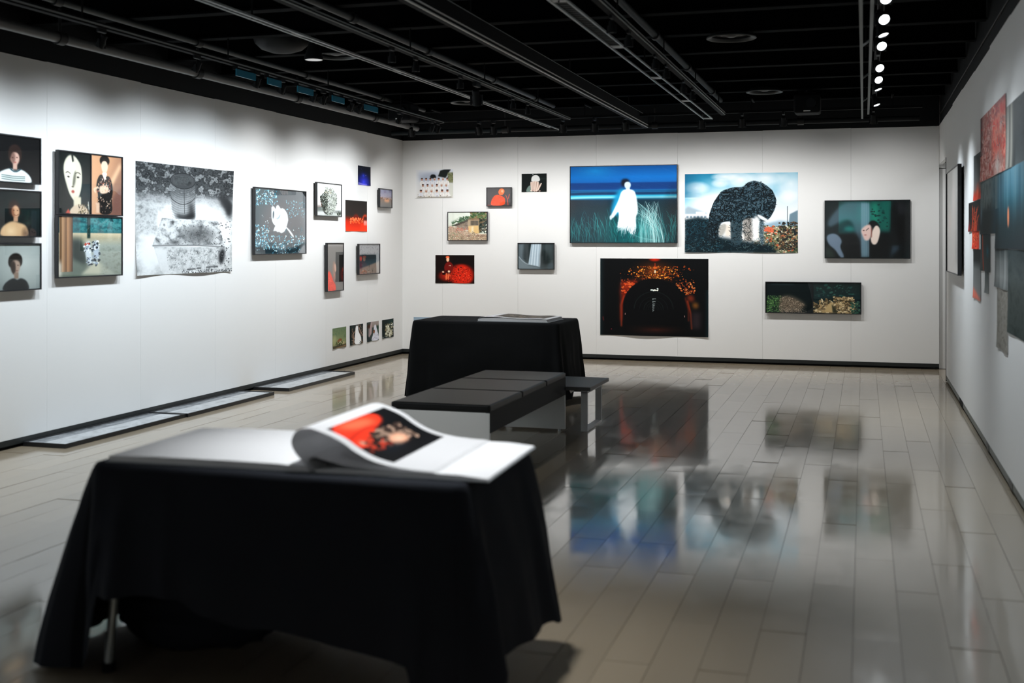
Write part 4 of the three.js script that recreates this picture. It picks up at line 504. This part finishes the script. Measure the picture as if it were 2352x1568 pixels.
  smoke: () => art(420, 180, 38, p => { p.grad(0, 0, 0, 100, [[0, '#5d6866'], [.35, '#6f7a78'], [.55, '#223030'], [1, '#172424']]); p.cloudy([[30, 44, 44], [110, 122, 122], [50, 64, 66]], 7, .5, [0, 0, 100, 60], 3); p.glow(8, 60, 10, 30, [[0, 'rgba(120,150,165,.7)'], [1, 'rgba(80,100,110,0)']]); p.grad(60, 0, 100, 0, [[0, 'rgba(20,60,72,0)'], [1, 'rgba(20,70,86,.6)']]); }),
  darkStreak: () => art(300, 120, 39, p => { p.fill('#15201f'); p.grad(0, 0, 0, 100, [[0, 'rgba(20,40,42,.8)'], [1, 'rgba(90,100,100,.5)']]); p.line('#c04422', 7, [22, 0, 26, 60, 34, 96], 2); p.glow(72, 46, 18, 24, [[0, 'rgba(16,110,132,.9)'], [1, 'rgba(20,70,86,0)']]); }),
  narrowGrey: () => art(128, 80, 40, p => p.grad(0, 0, 0, 100, [[0, '#4d5554'], [1, '#8f9493']])),
  tealFolds: () => art(900, 220, 41, p => { p.grad(0, 0, 0, 100, [[0, '#4a7686'], [.2, '#3a6c7e'], [.45, '#17505f'], [.75, '#0f2a31'], [1, '#142326']]); for (let i = 0; i < 26; i++) { const x = p.R() * 100, w = .6 + p.R() * 2.4; p.rect(['rgba(110,140,150,.45)', 'rgba(10,72,94,.7)', 'rgba(10,52,66,.7)', 'rgba(90,130,144,.5)'][i % 4], x, 0, w, 60 + p.R() * 40, .8); } p.grad(0, 34, 0, 100, [[0, 'rgba(16,50,58,0)'], [.6, 'rgba(18,42,46,.85)'], [1, 'rgba(24,38,42,.95)']], [0, 34, 100, 66]); p.ell('#f08a5c', 34, 60, 1.8, 13, 0, .5); p.grad(0, 0, 12, 0, [[0, 'rgba(110,124,124,.9)'], [1, 'rgba(90,120,130,0)']], [0, 0, 10, 46]); }),
  darkWindow: () => art(500, 160, 42, p => { p.fill('#182020'); p.grad(0, 0, 30, 0, [[0, '#6f6b62'], [.25, '#8f8d85'], [.4, '#3a3c38'], [.6, '#8a887e'], [.8, '#2a2e2c'], [1, '#161c1c']], [0, 0, 30, 100]); p.cloudy([[20, 26, 28], [44, 56, 60], [16, 20, 22]], 6, .6, [32, 0, 68, 100]); p.grad(0, 60, 0, 100, [[0, 'rgba(60,66,66,0)'], [1, 'rgba(70,76,76,.8)']], [30, 60, 70, 40]); }),
  greyStreak: () => art(256, 110, 43, p => { p.grad(0, 0, 0, 100, [[0, '#2a3434'], [.3, '#6d7271'], [.7, '#8d9190'], [1, '#6d7271']]); for (let i = 0; i < 12; i++) p.rect(i % 2 ? 'rgba(180,182,180,.35)' : 'rgba(40,46,46,.4)', p.R() * 100, 0, 3 + p.R() * 5, 100, 2); }),
  darkLow: () => art(500, 200, 44, p => { p.grad(0, 0, 0, 100, [[0, '#1c2a2e'], [.3, '#4b5657'], [.5, '#39423f'], [1, '#20302d']]); p.cloudy([[26, 38, 36], [80, 88, 86], [36, 46, 42]], 6, .4); p.grad(70, 0, 100, 0, [[0, 'rgba(20,60,66,0)'], [1, 'rgba(20,70,80,.6)']]); }),
  brownLow: () => art(300, 190, 45, p => { p.fill('#77756d'); p.cloudy([[90, 86, 78], [150, 146, 138], [110, 104, 94]], 8, .8); p.scribble(40, ['#5d594f', '#a8a49a'], 1, (u, v) => [u * 100, v * 100], 14); }),
  floorWork: k => art(700, 170, 46 + k, p => { p.fill('#a9adb0'); p.cloudy([[120, 124, 128], [190, 194, 198], [150, 154, 158], [90, 95, 100]], 12, .8, [0, 0, 100, 100], 4); p.scribble(160, ['#6d7378', '#d9dde0', '#8d9398'], .3, (u, v) => [u * 100, v * 100], 6); p.cloudy([[20, 24, 28], [120, 124, 128], [30, 34, 38]], 14, .7, [20, 0, 80, 12], 3); }),
  bookPortrait: () => art(512, 512, 51, p => {
    p.fill('#0a0b0e'); p.blob('#f2391f', [-4, 104, -4, 36, 8, 22, 24, 30, 30, 46, 34, 56, 46, 66, 58, 84, 56, 104], 2); p.blob('#ff6a48', [2, 94, 4, 50, 16, 36, 26, 52, 22, 80], 5); p.curve('#a81f10', 3, 30, 50, 22, 66, 34, 98, 2);
    p.blob('#2a1a16', [38, 20, 56, 14, 70, 24, 74, 50, 66, 78, 50, 84, 40, 62], 4); p.specks(120, 38, 18, 34, 50, ['#8d7464', '#6a5548', '#3a2c26', '#a88b78'], 2, 5.5); p.blob('#e8a888', [52, 34, 66, 28, 74, 40, 72, 56, 58, 60, 52, 48], 2.5); p.blob('#f6c3a4', [58, 38, 68, 38, 68, 50, 60, 52], 2.5); p.specks(40, 40, 60, 26, 34, ['#7a2a1c', '#c23a24', '#1c1512'], 2, 5); p.ell('#dba38c', 46, 90, 4, 4, 0, 2); p.blob('#10151c', [66, 60, 78, 40, 84, 70, 70, 90], 5);
  }),
  bookFar: () => art(420, 300, 52, p => { p.fill('#4d4740'); p.cloudy([[40, 38, 34], [92, 86, 78], [130, 122, 112], [34, 32, 28]], 8, .9); p.glow(40, 60, 14, 16, [[0, 'rgba(200,184,160,.9)'], [1, 'rgba(150,140,124,0)']]); p.specks(60, 10, 20, 80, 60, ['#2a2824', '#a89a86', '#6d6254'], 1, 5); }),
};

// ---------------------------------------------------------------- cloth-covered tables
function clothGeometry({ x0, x1, b0, b1, top, controls, amp, seed }) {
  const w = x1 - x0, d = b1 - b0, P = 2 * (w + d), r = .04, N = 520, rows = 44;
  const corners = [0, w, w + d, 2 * w + d];
  const rectAt = t => t < w ? [x0 + t, b0] : t < w + d ? [x1, b0 + t - w] : t < 2 * w + d ? [x1 - (t - w - d), b1] : [x0, b1 - (t - 2 * w - d)];
  const at = t => {
    const n = controls.length; let i = n - 1;
    for (let k = 0; k < n; k++) if (controls[k][0] <= t) i = k;
    const a = controls[i], z = controls[(i + 1) % n], t1 = i + 1 < n ? z[0] : P, f = (t - a[0]) / (t1 - a[0]), s = f * f * (3 - 2 * f);
    return [1, 2, 3, 4].map(k => { const p = a[k] ?? 1, q = z[k] ?? 1; return p + (q - p) * s; });
  };
  const pos = [], uv = [], idx = [];
  for (let k = 0; k <= N; k++) {
    const t = k / N * P % P, [px, pb] = rectAt(t);
    const qx = Math.min(Math.max(px, x0 + r), x1 - r), qb = Math.min(Math.max(pb, b0 + r), b1 - r);
    const L = Math.hypot(px - qx, pb - qb), nx = (px - qx) / L, nb = (pb - qb) / L, ex = qx + nx * r, eb = qb + nb * r;
    const [ox, ob, yb, pw] = at(t);
    const near = Math.min(...corners.map(c => Math.min(Math.abs(t - c), P - Math.abs(t - c))));
    const A = amp * (.07 + 1.0 * Math.exp(-((near / .19) ** 2)));
    const wob = noise.noise(t * 3.1 + seed, seed, 1.5), fold = Math.sin(t * 23 + 4 * wob + seed) * .85 + .3 * Math.sin(t * 47 + 6 * wob);
    for (let m = 0; m <= rows; m++) {
      let x, b, y;
      if (m < 3) { const inset = [.03, .009, .001][m]; x = ex - nx * inset; b = eb - nb * inset; y = top - [0, .002, .011][m]; }
      else {
        const s = (m - 2) / (rows - 2), go = Math.pow(s, pw), lift = yb + .012 * noise.noise(t * 5 + seed, 4.4, seed) * s;
        const push = A * fold * Math.pow(s, 1.25) + .014 * noise.noise(t * 2.2, s * 2.4, seed) * Math.min(1, 3 * s);
        x = ex + ox * go + nx * push; b = eb + ob * go + nb * push; y = top - .011 - (top - .011 - lift) * s;
      }
      pos.push(x, Math.max(y, .004), -b); uv.push(t, m / rows * .75);
    }
  }
  const R = rows + 1;
  for (let k = 0; k < N; k++) for (let m = 0; m < rows; m++) { const a = k * R + m; idx.push(a, a + 1, a + R, a + 1, a + R + 1, a + R); }
  const c = pos.length / 3; pos.push((x0 + x1) / 2, top, -(b0 + b1) / 2); uv.push(.5, .5);
  for (let k = 0; k < N; k++) idx.push(k * R, (k + 1) * R, c);
  const g = new THREE.BufferGeometry();
  g.setAttribute('position', new THREE.Float32BufferAttribute(pos, 3)); g.setAttribute('uv', new THREE.Float32BufferAttribute(uv, 2)); g.setIndex(idx); g.computeVertexNormals();
  return g;
}
function tableUnder(label, x0, x1, b0, b1, h, legs) {
  const t = thing('folding_table', label, 'table', [(x0 + x1) / 2, 0, -(b0 + b1) / 2]), cx = (x0 + x1) / 2, cb = (b0 + b1) / 2;
  mesh('tabletop', new RoundedBoxGeometry(x1 - x0, .03, b1 - b0, 2, .008).translate(0, h - .015, 0), M.plywood, t);
  for (const [x, b, sx] of legs) {
    const l = mesh('leg', [bar([x + sx - cx, h - .03, cb - b], [x - cx, .03, cb - b], .0165, 16)], M.chrome, t);
    mesh('foot', new THREE.CylinderGeometry(.021, .024, .03, 16).translate(x - cx, .015, cb - b), M.black, l);
    mesh('collar', new THREE.CylinderGeometry(.021, .021, .035, 16).translate(x - cx + sx * .36, .305, cb - b), M.black, l);
  }
}
tableUnder('folding table under the front black cloth, one silver leg showing at its left front', -2.50, -1.19, 3.405, 4.105, .748, [[-2.53, 3.52, .06], [-1.26, 3.5, 0], [-1.26, 4.03, 0], [-2.44, 4.03, 0]]);
{
  const c = mesh('tablecloth', clothGeometry({ x0: -2.515, x1: -1.178, b0: 3.39, b1: 4.12, top: .752, amp: .045, seed: 1.3, controls: [
    [0, -.10, .04, .03, .8], [.03, -.05, -.01, .10, .9], [.055, -.02, -.02, .315, 1], [.36, 0, -.035, .33, 1], [.45, 0, -.035, .29, 1], [.61, 0, -.035, .262, 1], [1.17, 0, -.03, .205, 1], [1.23, 0, -.07, .06, 1], [1.337, .055, -.105, .02, 1],
    [1.42, .10, -.03, .19, .8], [1.62, .125, 0, .19, .65], [1.86, .125, 0, .18, .6], [1.98, .14, .02, .14, .55], [2.067, .12, .05, .11, .55], [2.2, 0, .08, .13, 1], [3.2, 0, .05, .02, 1], [3.404, -.14, .10, .02, .8], [3.6, -.33, 0, .016, .66], [3.9, -.36, 0, .014, .62], [4.02, -.30, 0, .016, .62], [4.08, -.22, 0, .02, .66]] }), M.cloth);
  c.userData = { label: 'black cloth draped over the front table, pulled up at the left so a leg shows', category: 'tablecloth' };
  const g = new THREE.SphereGeometry(1, 48, 32), p = g.attributes.position;
  for (let k = 0; k < p.count; k++) {
    const x = p.getX(k), y = p.getY(k), z = p.getZ(k), f = 1 + .22 * noise.noise(x * 2.1, y * 2.1, z * 2.1) + .06 * noise.noise(x * 7, y * 7, z * 7);
    p.setXYZ(k, x * f * .34, Math.max(0, .14 + y * f * .17), z * f * .20);
  }
  g.computeVertexNormals();
  mesh('gathered_cloth', g, M.cloth, c).position.set(-2.42, .002, -3.9);  // bundle widened to cover the bright floor patch behind the leg
}
tableUnder('folding table hidden under the far black cloth', -4.10, -2.70, 10.42, 11.18, .748, [[-4.0, 10.55, 0], [-2.8, 10.55, 0], [-2.8, 11.05, 0], [-4.0, 11.05, 0]]);
{
  const c = mesh('tablecloth', clothGeometry({ x0: -4.12, x1: -2.68, b0: 10.4, b1: 11.2, top: .752, amp: .028, seed: 6.1, controls: [
    [0, -.085, -.03, .03, .8], [.14, 0, -.03, .03, 1], [.7, 0, -.02, .03, 1], [1.3, 0, -.03, .03, 1], [1.44, .05, -.07, .02, 1], [1.6, .075, 0, .04, .8], [1.83, .075, 0, .19, .8], [1.95, .06, 0, .06, .8], [2.24, .075, .05, .02, .8], [2.5, 0, .05, .03, 1], [3.5, 0, .05, .03, 1], [3.68, -.08, .05, .02, .8], [4.1, -.07, 0, .02, .8]] }), M.clothFar);
  c.userData = { label: 'black cloth reaching the floor over the far table behind the bench', category: 'tablecloth' };
  mesh('care_tag', box(.05, .05, .002).rotateZ(.5).rotateY(.9).translate(-2.585, .135, -10.52), M.paper, c).userData.label = 'small white tag near the hem';
}

// ---------------------------------------------------------------- bench and low table
{
  const x0 = -2.94, x1 = -2.262, cx = (x0 + x1) / 2, t = thing('bench', 'long backless bench with three black padded seat sections on white end panels', 'bench', [cx, 0, -8.03]);
  const cuts = [7.045, 7.785, 8.432, 9.02], w = x1 - x0;
  for (let k = 0; k < 3; k++) {
    const l = cuts[k + 1] - cuts[k] - .006, g = new RoundedBoxGeometry(w, .058, l, 5, .018), p = g.attributes.position;
    for (let m = 0; m < p.count; m++) if (p.getY(m) > .02) { const a = Math.cos(Math.PI * p.getX(m) / w * .98), c = Math.cos(Math.PI * p.getZ(m) / l * .98); p.setY(m, p.getY(m) - .008 + .018 * Math.pow(Math.max(0, a * c), .6)); }
    g.computeVertexNormals();
    const cush = mesh('seat_cushion', g, M.leather, t); cush.position.set(0, .443, 8.03 - (cuts[k] + cuts[k + 1]) / 2);
  }
  mesh('side_apron', span(w / 2 - .03, w / 2 - .002, .288, .425, 8.03 - 7.05, 8.03 - 9.018), M.leatherSide, t);
  mesh('side_apron', span(-w / 2 + .002, -w / 2 + .03, .288, .425, 8.03 - 7.05, 8.03 - 9.018), M.leatherSide, t);
  mesh('seat_base', span(-w / 2 + .03, w / 2 - .03, .37, .416, 8.03 - 7.07, 8.03 - 8.99), M.black, t);
  for (const b of [7.048, 8.992]) {
    const e = mesh('end_panel', new RoundedBoxGeometry(w - .005, .398, .024, 2, .003).translate(0, .216, 8.03 - b - .012), M.greyPanel, t);
    for (const s of [-1, 1]) mesh('foot', new THREE.CylinderGeometry(.011, .011, .018, 12).translate(s * (w / 2 - .05), .009, 8.03 - b - .012), M.chrome, e);
  }
}
{
  const x0 = -2.95, x1 = -2.066, t = thing('side_table', 'low table with a grey top and flat white loop legs, half hidden behind the bench', 'table', [(x0 + x1) / 2, 0, -9.38]), cx = (x0 + x1) / 2;
  mesh('tabletop', new RoundedBoxGeometry(x1 - x0, .03, .70, 2, .004).translate(0, .335, 0), M.greyTop, t);
  for (const [a, b] of [[x1 - .078, x1 - .026], [x0 + .026, x0 + .078]]) {
    const l = mesh('leg_loop', [span(a - cx, b - cx, .018, .31, .345, .327), span(a - cx, b - cx, .018, .31, -.17, -.188), span(a - cx, b - cx, 0, .018, .345, -.188), span(a - cx, b - cx, .302, .32, .345, -.188)], M.white, t);
    mesh('bracket', span(a - cx + .01, b - cx - .01, .296, .302, .2, -.05), M.chrome, l);
  }
}

// ---------------------------------------------------------------- books
// a sheet swept from a profile of [x, y] points (in the plane across the book) along the book's depth
function sheetGeometry(profile, d0, d1, thick, skew = 0, n = 64, u0 = 0, u1 = 1, lift = 0, tiltBack = 0) {
  const curve = new THREE.CatmullRomCurve3(profile.map(p => new THREE.Vector3(p[0], p[1], 0)), false, 'centripetal');
  const rows = 10, pos = [], uv = [], idx = [], nrm = [];
  for (const side of [0, 1]) for (let k = 0; k <= n; k++) {
    const u = u0 + (u1 - u0) * k / n, p = curve.getPointAt(u), t = curve.getTangentAt(u), nx = -t.y, ny = t.x;
    for (let m = 0; m <= rows; m++) {
      const v = m / rows, off = lift + (side ? -thick : 0);
      pos.push(p.x + nx * off + skew * v, p.y + ny * off + tiltBack * v * Math.max(0, p.y - .03), d0 + (d1 - d0) * v); uv.push((k) / n, v);
    }
  }
  const R = rows + 1, S = (n + 1) * R;
  for (let k = 0; k < n; k++) for (let m = 0; m < rows; m++) {
    const a = k * R + m; idx.push(a, a + R, a + 1, a + 1, a + R, a + R + 1);
    const c = a + S; idx.push(c, c + 1, c + R, c + 1, c + R + 1, c + R);
  }
  for (let k = 0; k < n; k++) for (const m of [0, rows]) { const a = k * R + m; m ? idx.push(a, a + R, a + S, a + R, a + R + S, a + S) : idx.push(a, a + S, a + R, a + R, a + S, a + R + S); }
  for (let m = 0; m < rows; m++) for (const k of [0, n]) { const a = k * R + m; idx.push(a, a + 1, a + S, a + 1, a + 1 + S, a + S); }
  const g = new THREE.BufferGeometry();
  g.setAttribute('position', new THREE.Float32BufferAttribute(pos, 3)); g.setAttribute('uv', new THREE.Float32BufferAttribute(uv, 2)); g.setIndex(idx);
  const flat = g.toNonIndexed(); flat.computeVertexNormals(); return smooth(g);
}
function smooth(g) { g.computeVertexNormals(); return g; }
// a stack of leaves: a closed cross-section extruded along the depth
function leafBlock(pts, d0, d1) {
  const s = new THREE.Shape(pts.map(p => new THREE.Vector2(...p)));
  return new THREE.ExtrudeGeometry(s, { depth: Math.abs(d1 - d0), bevelEnabled: false, curveSegments: 8 }).translate(0, 0, Math.min(d0, d1));
}
const photoMat = (tex, more = {}) => new THREE.MeshPhysicalMaterial({ map: tex, roughness: .65, specularIntensity: .25, ...more });
{
  const O = [-1.72, .753, -3.76];   // gutter of the big open book on the front table
  const t = thing('photo_book', 'huge open photo book on the front table, one page curling up', 'book', O);
  const zf = .325, zb = -.30, X = x => x - O[0], Y = y => y - O[1];
  t.rotation.y = .035;
  mesh('cover', [span(X(-2.475), X(-1.70), 0, .004, zf, zb), span(X(-1.72), X(-1.125), 0, .004, zf, zb)], M.cover, t);
  mesh('page_block', leafBlock([[X(-2.465), .0045], [X(-2.465), .021], [X(-2.3), .026], [X(-2.0), .026], [X(-1.84), .024], [X(-1.75), .018], [X(-1.725), .006], [X(-1.725), .0045]], zf - .004, zb + .004), M.paper, t);
  mesh('page_block', leafBlock([[X(-1.715), .0045], [X(-1.70), .012], [X(-1.62), .019], [X(-1.4), .021], [X(-1.22), .018], [X(-1.13), .010], [X(-1.128), .0045]], zf - .004, zb + .004), M.paper, t);
  const prof = [[-1.712, .762], [-1.735, .775], [-1.775, .81], [-1.793, .847], [-1.777, .885], [-1.735, .897], [-1.69, .887], [-1.625, .862], [-1.57, .828], [-1.515, .803], [-1.45, .788], [-1.38, .780], [-1.31, .777]].map(([x, y]) => [X(x), Y(y)]);
  mesh('curled_page', sheetGeometry(prof, zf - .006, zb + .006, .0012), M.pageThin, t).userData.label = 'page curling up over itself';
  const under = [[-1.705, .762], [-1.716, .772], [-1.735, .79], [-1.72, .806], [-1.69, .80], [-1.6, .782], [-1.5, .776], [-1.3, .775]].map(([x, y]) => [X(x), Y(y)]);
  mesh('loose_page', sheetGeometry(under, zf - .004, zb + .004, .0012), M.paper, t);
  mesh('picture', sheetGeometry(prof, zf - .055, zb + .05, .0004, 0, 48, .385, .775, .0008), photoMat(ART.bookPortrait()), t).userData.label = 'printed portrait of a person in red on black';
}
{
  const O = [-3.12, .753, -10.68], t = thing('photo_book', 'large open book with a dark printed picture lying on the far black table', 'book', O);
  t.rotation.y = -.04;
  mesh('cover', box(.70, .004, .50, 0, .002, 0), M.cover, t);
  mesh('page_block', leafBlock([[-.34, .0045], [-.346, .014], [-.34, .024], [-.30, .031], [-.2, .035], [0, .034], [.2, .031], [.33, .027], [.34, .0045]], .245, -.245), M.pageEdge, t);
  const prof = [[-.335, .022], [-.322, .036], [-.29, .043], [-.15, .045], [-.02, .037], [.1, .034], [.22, .037], [.335, .031]];
  mesh('top_page', sheetGeometry(prof, .247, -.247, .0015), M.paper, t);
  mesh('picture', sheetGeometry(prof, .19, -.225, .0004, 0, 40, .2, .93, .0008), photoMat(ART.bookFar()), t).userData.label = 'dark brown and grey printed picture';
}

// ---------------------------------------------------------------- framed photographs and bare prints
function frameGeometry(w, h, depth, face) {
  const s = new THREE.Shape([[-w / 2, -h / 2], [w / 2, -h / 2], [w / 2, h / 2], [-w / 2, h / 2]].map(p => new THREE.Vector2(...p)));
  const i = [w / 2 - face, h / 2 - face];
  s.holes.push(new THREE.Path([[-i[0], -i[1]], [-i[0], i[1]], [i[0], i[1]], [i[0], -i[1]]].map(p => new THREE.Vector2(...p))));
  return new THREE.ExtrudeGeometry(s, { depth: depth - .003, bevelEnabled: true, bevelThickness: .0015, bevelSize: .001, bevelOffset: -.001, bevelSegments: 1 }).translate(0, 0, .0015);
}
function onWall(t, wall, c, y, off) {
  if (wall === 'left') { t.position.set(XL + off, y, -c); t.rotation.y = Math.PI / 2; }
  if (wall === 'back') t.position.set(c, y, -BW + off);
  if (wall === 'right') { t.position.set(XR - off, y, -c); t.rotation.y = -Math.PI / 2; }
}
function framed(wall, c0, c1, y0, y1, label, picture, { splits, depth = .03, face = .010 } = {}) {
  const w = c1 - c0, h = y1 - y0, t = thing('framed_photograph', label, 'framed photograph');
  onWall(t, wall, (c0 + c1) / 2, (y0 + y1) / 2, .019);
  mesh('hanging_rail', box(w * .6, .03, .0185, 0, h * .32, -.0085), M.black, t);
  mesh('frame', frameGeometry(w, h, depth, face), M.frame, t);
  mesh('backboard', box(w - 2 * face + .002, h - 2 * face + .002, .004, 0, 0, .004), M.black, t);
  const pics = Array.isArray(picture) ? picture : [picture], cuts = splits ? [0, splits, 1] : [0, 1], iw = w - 2 * face, ih = h - 2 * face;
  pics.forEach((p, k) => mesh('picture', new THREE.PlaneGeometry(iw * (cuts[k + 1] - cuts[k]) - (splits ? .006 : 0), ih).translate(-iw / 2 + iw * (cuts[k] + cuts[k + 1]) / 2, 0, depth - .0085), photoMat(p), t));
  if (splits) mesh('mullion', box(.012, ih, .012, -iw / 2 + iw * splits, 0, depth - .008), M.frame, t);
  mesh('glazing', new THREE.PlaneGeometry(iw, ih).translate(0, 0, depth - .005), M.glazing, t);
  return t;
}
function print(wall, c0, c1, y0, y1, label, picture, { curl = .004, corner = 0, off = .0015, group, gloss = .7, seed = 1 } = {}) {
  const w = c1 - c0, h = y1 - y0, T = .0014, g = new THREE.BoxGeometry(w, h, T, 28, 20, 1), p = g.attributes.position;
  for (let k = 0; k < p.count; k++) {
    const u = p.getX(k) / w + .5, v = p.getY(k) / h + .5, low = Math.pow(1 - v, 5);
    let z = curl * low * (1 + .8 * Math.sin(u * 9 + seed)) * .9;
    if (corner) { const q = Math.max(0, u - .86) / .14, r = Math.max(0, v - .1); z += corner * q * q * (.25 + .75 * r * r); p.setX(k, p.getX(k) - corner * .5 * q * q * Math.max(0, v - .55)); }
    p.setZ(k, p.getZ(k) + T / 2 + z);
  }
  g.computeVertexNormals();
  const face = photoMat(picture, { roughness: gloss });
  const t = thing('photo_print', label, 'photo print', [0, 0, 0], group);
  onWall(t, wall, (c0 + c1) / 2, (y0 + y1) / 2, off);
  mesh('sheet', g, [M.paper, M.paper, M.paper, M.paper, face, M.paper], t);
  return t;
}
const F = framed, Q = print;
// left wall, from the picture's edge to the corner
F('left', 6.76, 7.353, 1.923, 2.271, 'framed portrait in a white striped shirt, top of three at the left edge', ART.portraitStripes());
F('left', 6.76, 7.356, 1.532, 1.876, 'framed portrait in a tan sweater, middle of three at the left edge', ART.portraitTan());
F('left', 6.76, 7.356, 1.144, 1.489, 'framed portrait against pale grey, lowest of three at the left edge', ART.portraitGrey());
F('left', 7.545, 8.359, 1.709, 2.202, 'framed pair with a white doll-like face beside a person in a dark kimono', [ART.dollFace(), ART.kimono()], { splits: .49 });
F('left', 7.540, 8.356, 1.221, 1.705, 'framed photograph of pillars and a pale path, right below the kimono pair', ART.pillars());
Q('left', 8.596, 10.155, 1.212, 2.187, 'big unframed black and white print of a mesh drum on a stone slab', ART.stoneSlab(), { curl: .012, corner: .05, seed: 2 });
F('left', 10.551, 11.69, 1.367, 2.055, 'framed photograph of a crouching white figure among pale blue flowers', ART.whiteFigure());
F('left', 11.951, 12.604, 1.788, 2.172, 'framed photograph of a tall bushy grey tree against a white sky', ART.tree());
Q('left', 13.156, 13.541, 2.198, 2.433, 'small dark blue print, highest on the left wall', ART.blueNight());
Q('left', 12.797, 13.43, 1.626, 2.0, 'unframed red print under a dark sky below the tree photograph', ART.redFire());
F('left', 13.737, 14.142, 1.935, 2.179, 'small framed photograph of a dusky blue and orange field nearest the corner', ART.duskField());
F('left', 12.218, 12.66, .925, 1.487, 'tall narrow framed photograph of a person in red before a black rectangle', ART.redSide());
F('left', 13.096, 13.743, 1.096, 1.476, 'framed photograph of a dark lake with a pale shore and a red blur', ART.lake());
Q('left', 12.442, 12.82, .25, .49, 'small low print of a mushroom-like shape under a green sky, nearest of the four', ART.mushroom());
Q('left', 12.918, 13.311, .251, .491, 'small low print of an upright pure white figure among branches', ART.whiteCloak());
Q('left', 13.421, 13.799, .252, .495, 'small low print of a white hooded shape with an orange-brown face', ART.hooded());
Q('left', 13.903, 14.289, .255, .494, 'small low print of pale crumpled shapes on black, closest to the corner', ART.crumpled());
// back wall, from the corner to the right
Q('back', -5.735, -5.2, 2.082, 2.458, 'unframed print of rows of small figures in white before a hill', ART.groupRows());
F('back', -4.725, -4.382, 1.961, 2.209, 'small framed photograph of an orange-red lit person on dark grey', ART.orangePerson());
Q('back', -4.257, -3.92, 2.144, 2.382, 'small dark print of a white-capped head behind spread hands', ART.handFace());
F('back', -5.266, -4.71, 1.512, 1.895, 'framed photograph of an old timber shed with pale yellow cloth on a dry slope', ART.shed());
Q('back', -5.45, -4.904, .951, 1.324, 'unframed print of a seated person beside a glowing red mound', ART.redMound());
F('back', -4.3, -3.808, 1.14, 1.485, 'framed dark photograph of a pale hanging curtain', ART.curtain());
F('back', -3.603, -2.223, 1.481, 2.465, 'large framed photograph of a figure in a long white robe before blue water', ART.blueRobe(), { face: .009 });
Q('back', -2.137, -.766, 1.366, 2.343, 'large unframed print of a dark woven elephant sculpture under a blue cloudy sky', ART.elephant(), { curl: .008 });
Q('back', -3.214, -1.845, .316, 1.289, 'large unframed nearly black print of a tunnel arch lit orange', ART.tunnel(), { curl: .012, seed: 4 });
F('back', -.452, .526, 1.3, 1.996, 'framed dark green photograph of a veiled pale face', ART.greenVeil());
F('back', -1.15, -.028, .632, 1.014, 'wide framed pair of dark ground views, gravel beside pale rubble', [ART.gravel(), ART.rubble()], { splits: .499 });
Q('back', -5.76, -5.38, .249, .495, 'small low print half hidden behind the far table', ART.hiddenPrint());
// right wall
F('right', 11.06, 12.55, 1.2, 2.19, 'large black-framed pale pinkish photograph at the far end of the right wall', ART.palePink(), { depth: .034 });
Q('right', 7.845, 9.475, 1.945, 2.424, 'mottled red and white print, top of the collage on the right wall', ART.redMottle(), { off: .004 });
Q('right', 9.475, 10.07, 1.825, 2.183, 'grey print with a red glow at its foot, left of the mottled red print', ART.greyGlow());
Q('right', 9.5, 10.525, 1.583, 1.822, 'dark print with orange-red branching flames, leftmost of the right wall collage', ART.redBranch(), { off: .003 });
Q('right', 9.61, 10.21, 1.443, 1.583, 'short bright red print hanging below the flame print', ART.redStrip());
Q('right', 9.47, 10.11, 1.05, 1.443, 'print fading from black to grey with a salmon foot', ART.greyFade());
Q('right', 8.44, 9.5, 1.555, 1.943, 'dark grey-green smoky print between the flame print and the teal print', ART.smoke());
Q('right', 8.775, 9.5, 1.285, 1.555, 'dark print with an orange streak and a teal spot below the smoky print', ART.darkStreak());
Q('right', 8.89, 9.17, 1.13, 1.285, 'narrow grey print, lowest beside the white gap in the collage', ART.narrowGrey());
Q('right', 6.3, 8.436, 1.455, 1.945, 'wide teal print of vertical curtain folds with an orange spot', ART.tealFolds(), { off: .003 });
Q('right', 6.3, 7.838, 1.945, 2.33, 'dark print with a pale window edge at the right of the mottled red print', ART.darkWindow());
Q('right', 7.745, 8.49, 1.2, 1.455, 'grey streaked print under the left part of the teal print', ART.greyStreak());
Q('right', 6.3, 7.742, .95, 1.453, 'large dark green-grey print under the teal print, at the right edge', ART.darkLow());
Q('right', 7.745, 8.355, .806, 1.198, 'light grey-brown print, lowest of the right wall collage', ART.brownLow());

// three long frames lying flat on the floor along the left wall
[[7.205, 8.78, -5.545, 'nearest'], [8.79, 10.318, -5.53, 'middle'], [10.60, 12.18, -5.515, 'farthest']].forEach(([b0, b1, x1, which], k) => {
  const x0 = XL + .004, w = x1 - x0, l = b1 - b0, t = thing('framed_photograph', `long framed photograph lying on the floor along the left wall, ${which} of three`, 'framed photograph', [(x0 + x1) / 2, 0, -(b0 + b1) / 2]);
  mesh('frame', frameGeometry(w, l, .032, .012).rotateX(-Math.PI / 2), M.frame, t);
  mesh('backboard', box(w - .022, .004, l - .022, 0, .006, 0), M.black, t);
  mesh('picture', new THREE.PlaneGeometry(l - .024, w - .024).rotateX(-Math.PI / 2).rotateY(Math.PI / 2).translate(0, .0235, 0), photoMat(ART.floorWork(k)), t);
  mesh('glazing', new THREE.PlaneGeometry(w - .024, l - .024).rotateX(-Math.PI / 2).translate(0, .027, 0), M.glazing, t);
});

renderer.render(scene, camera);
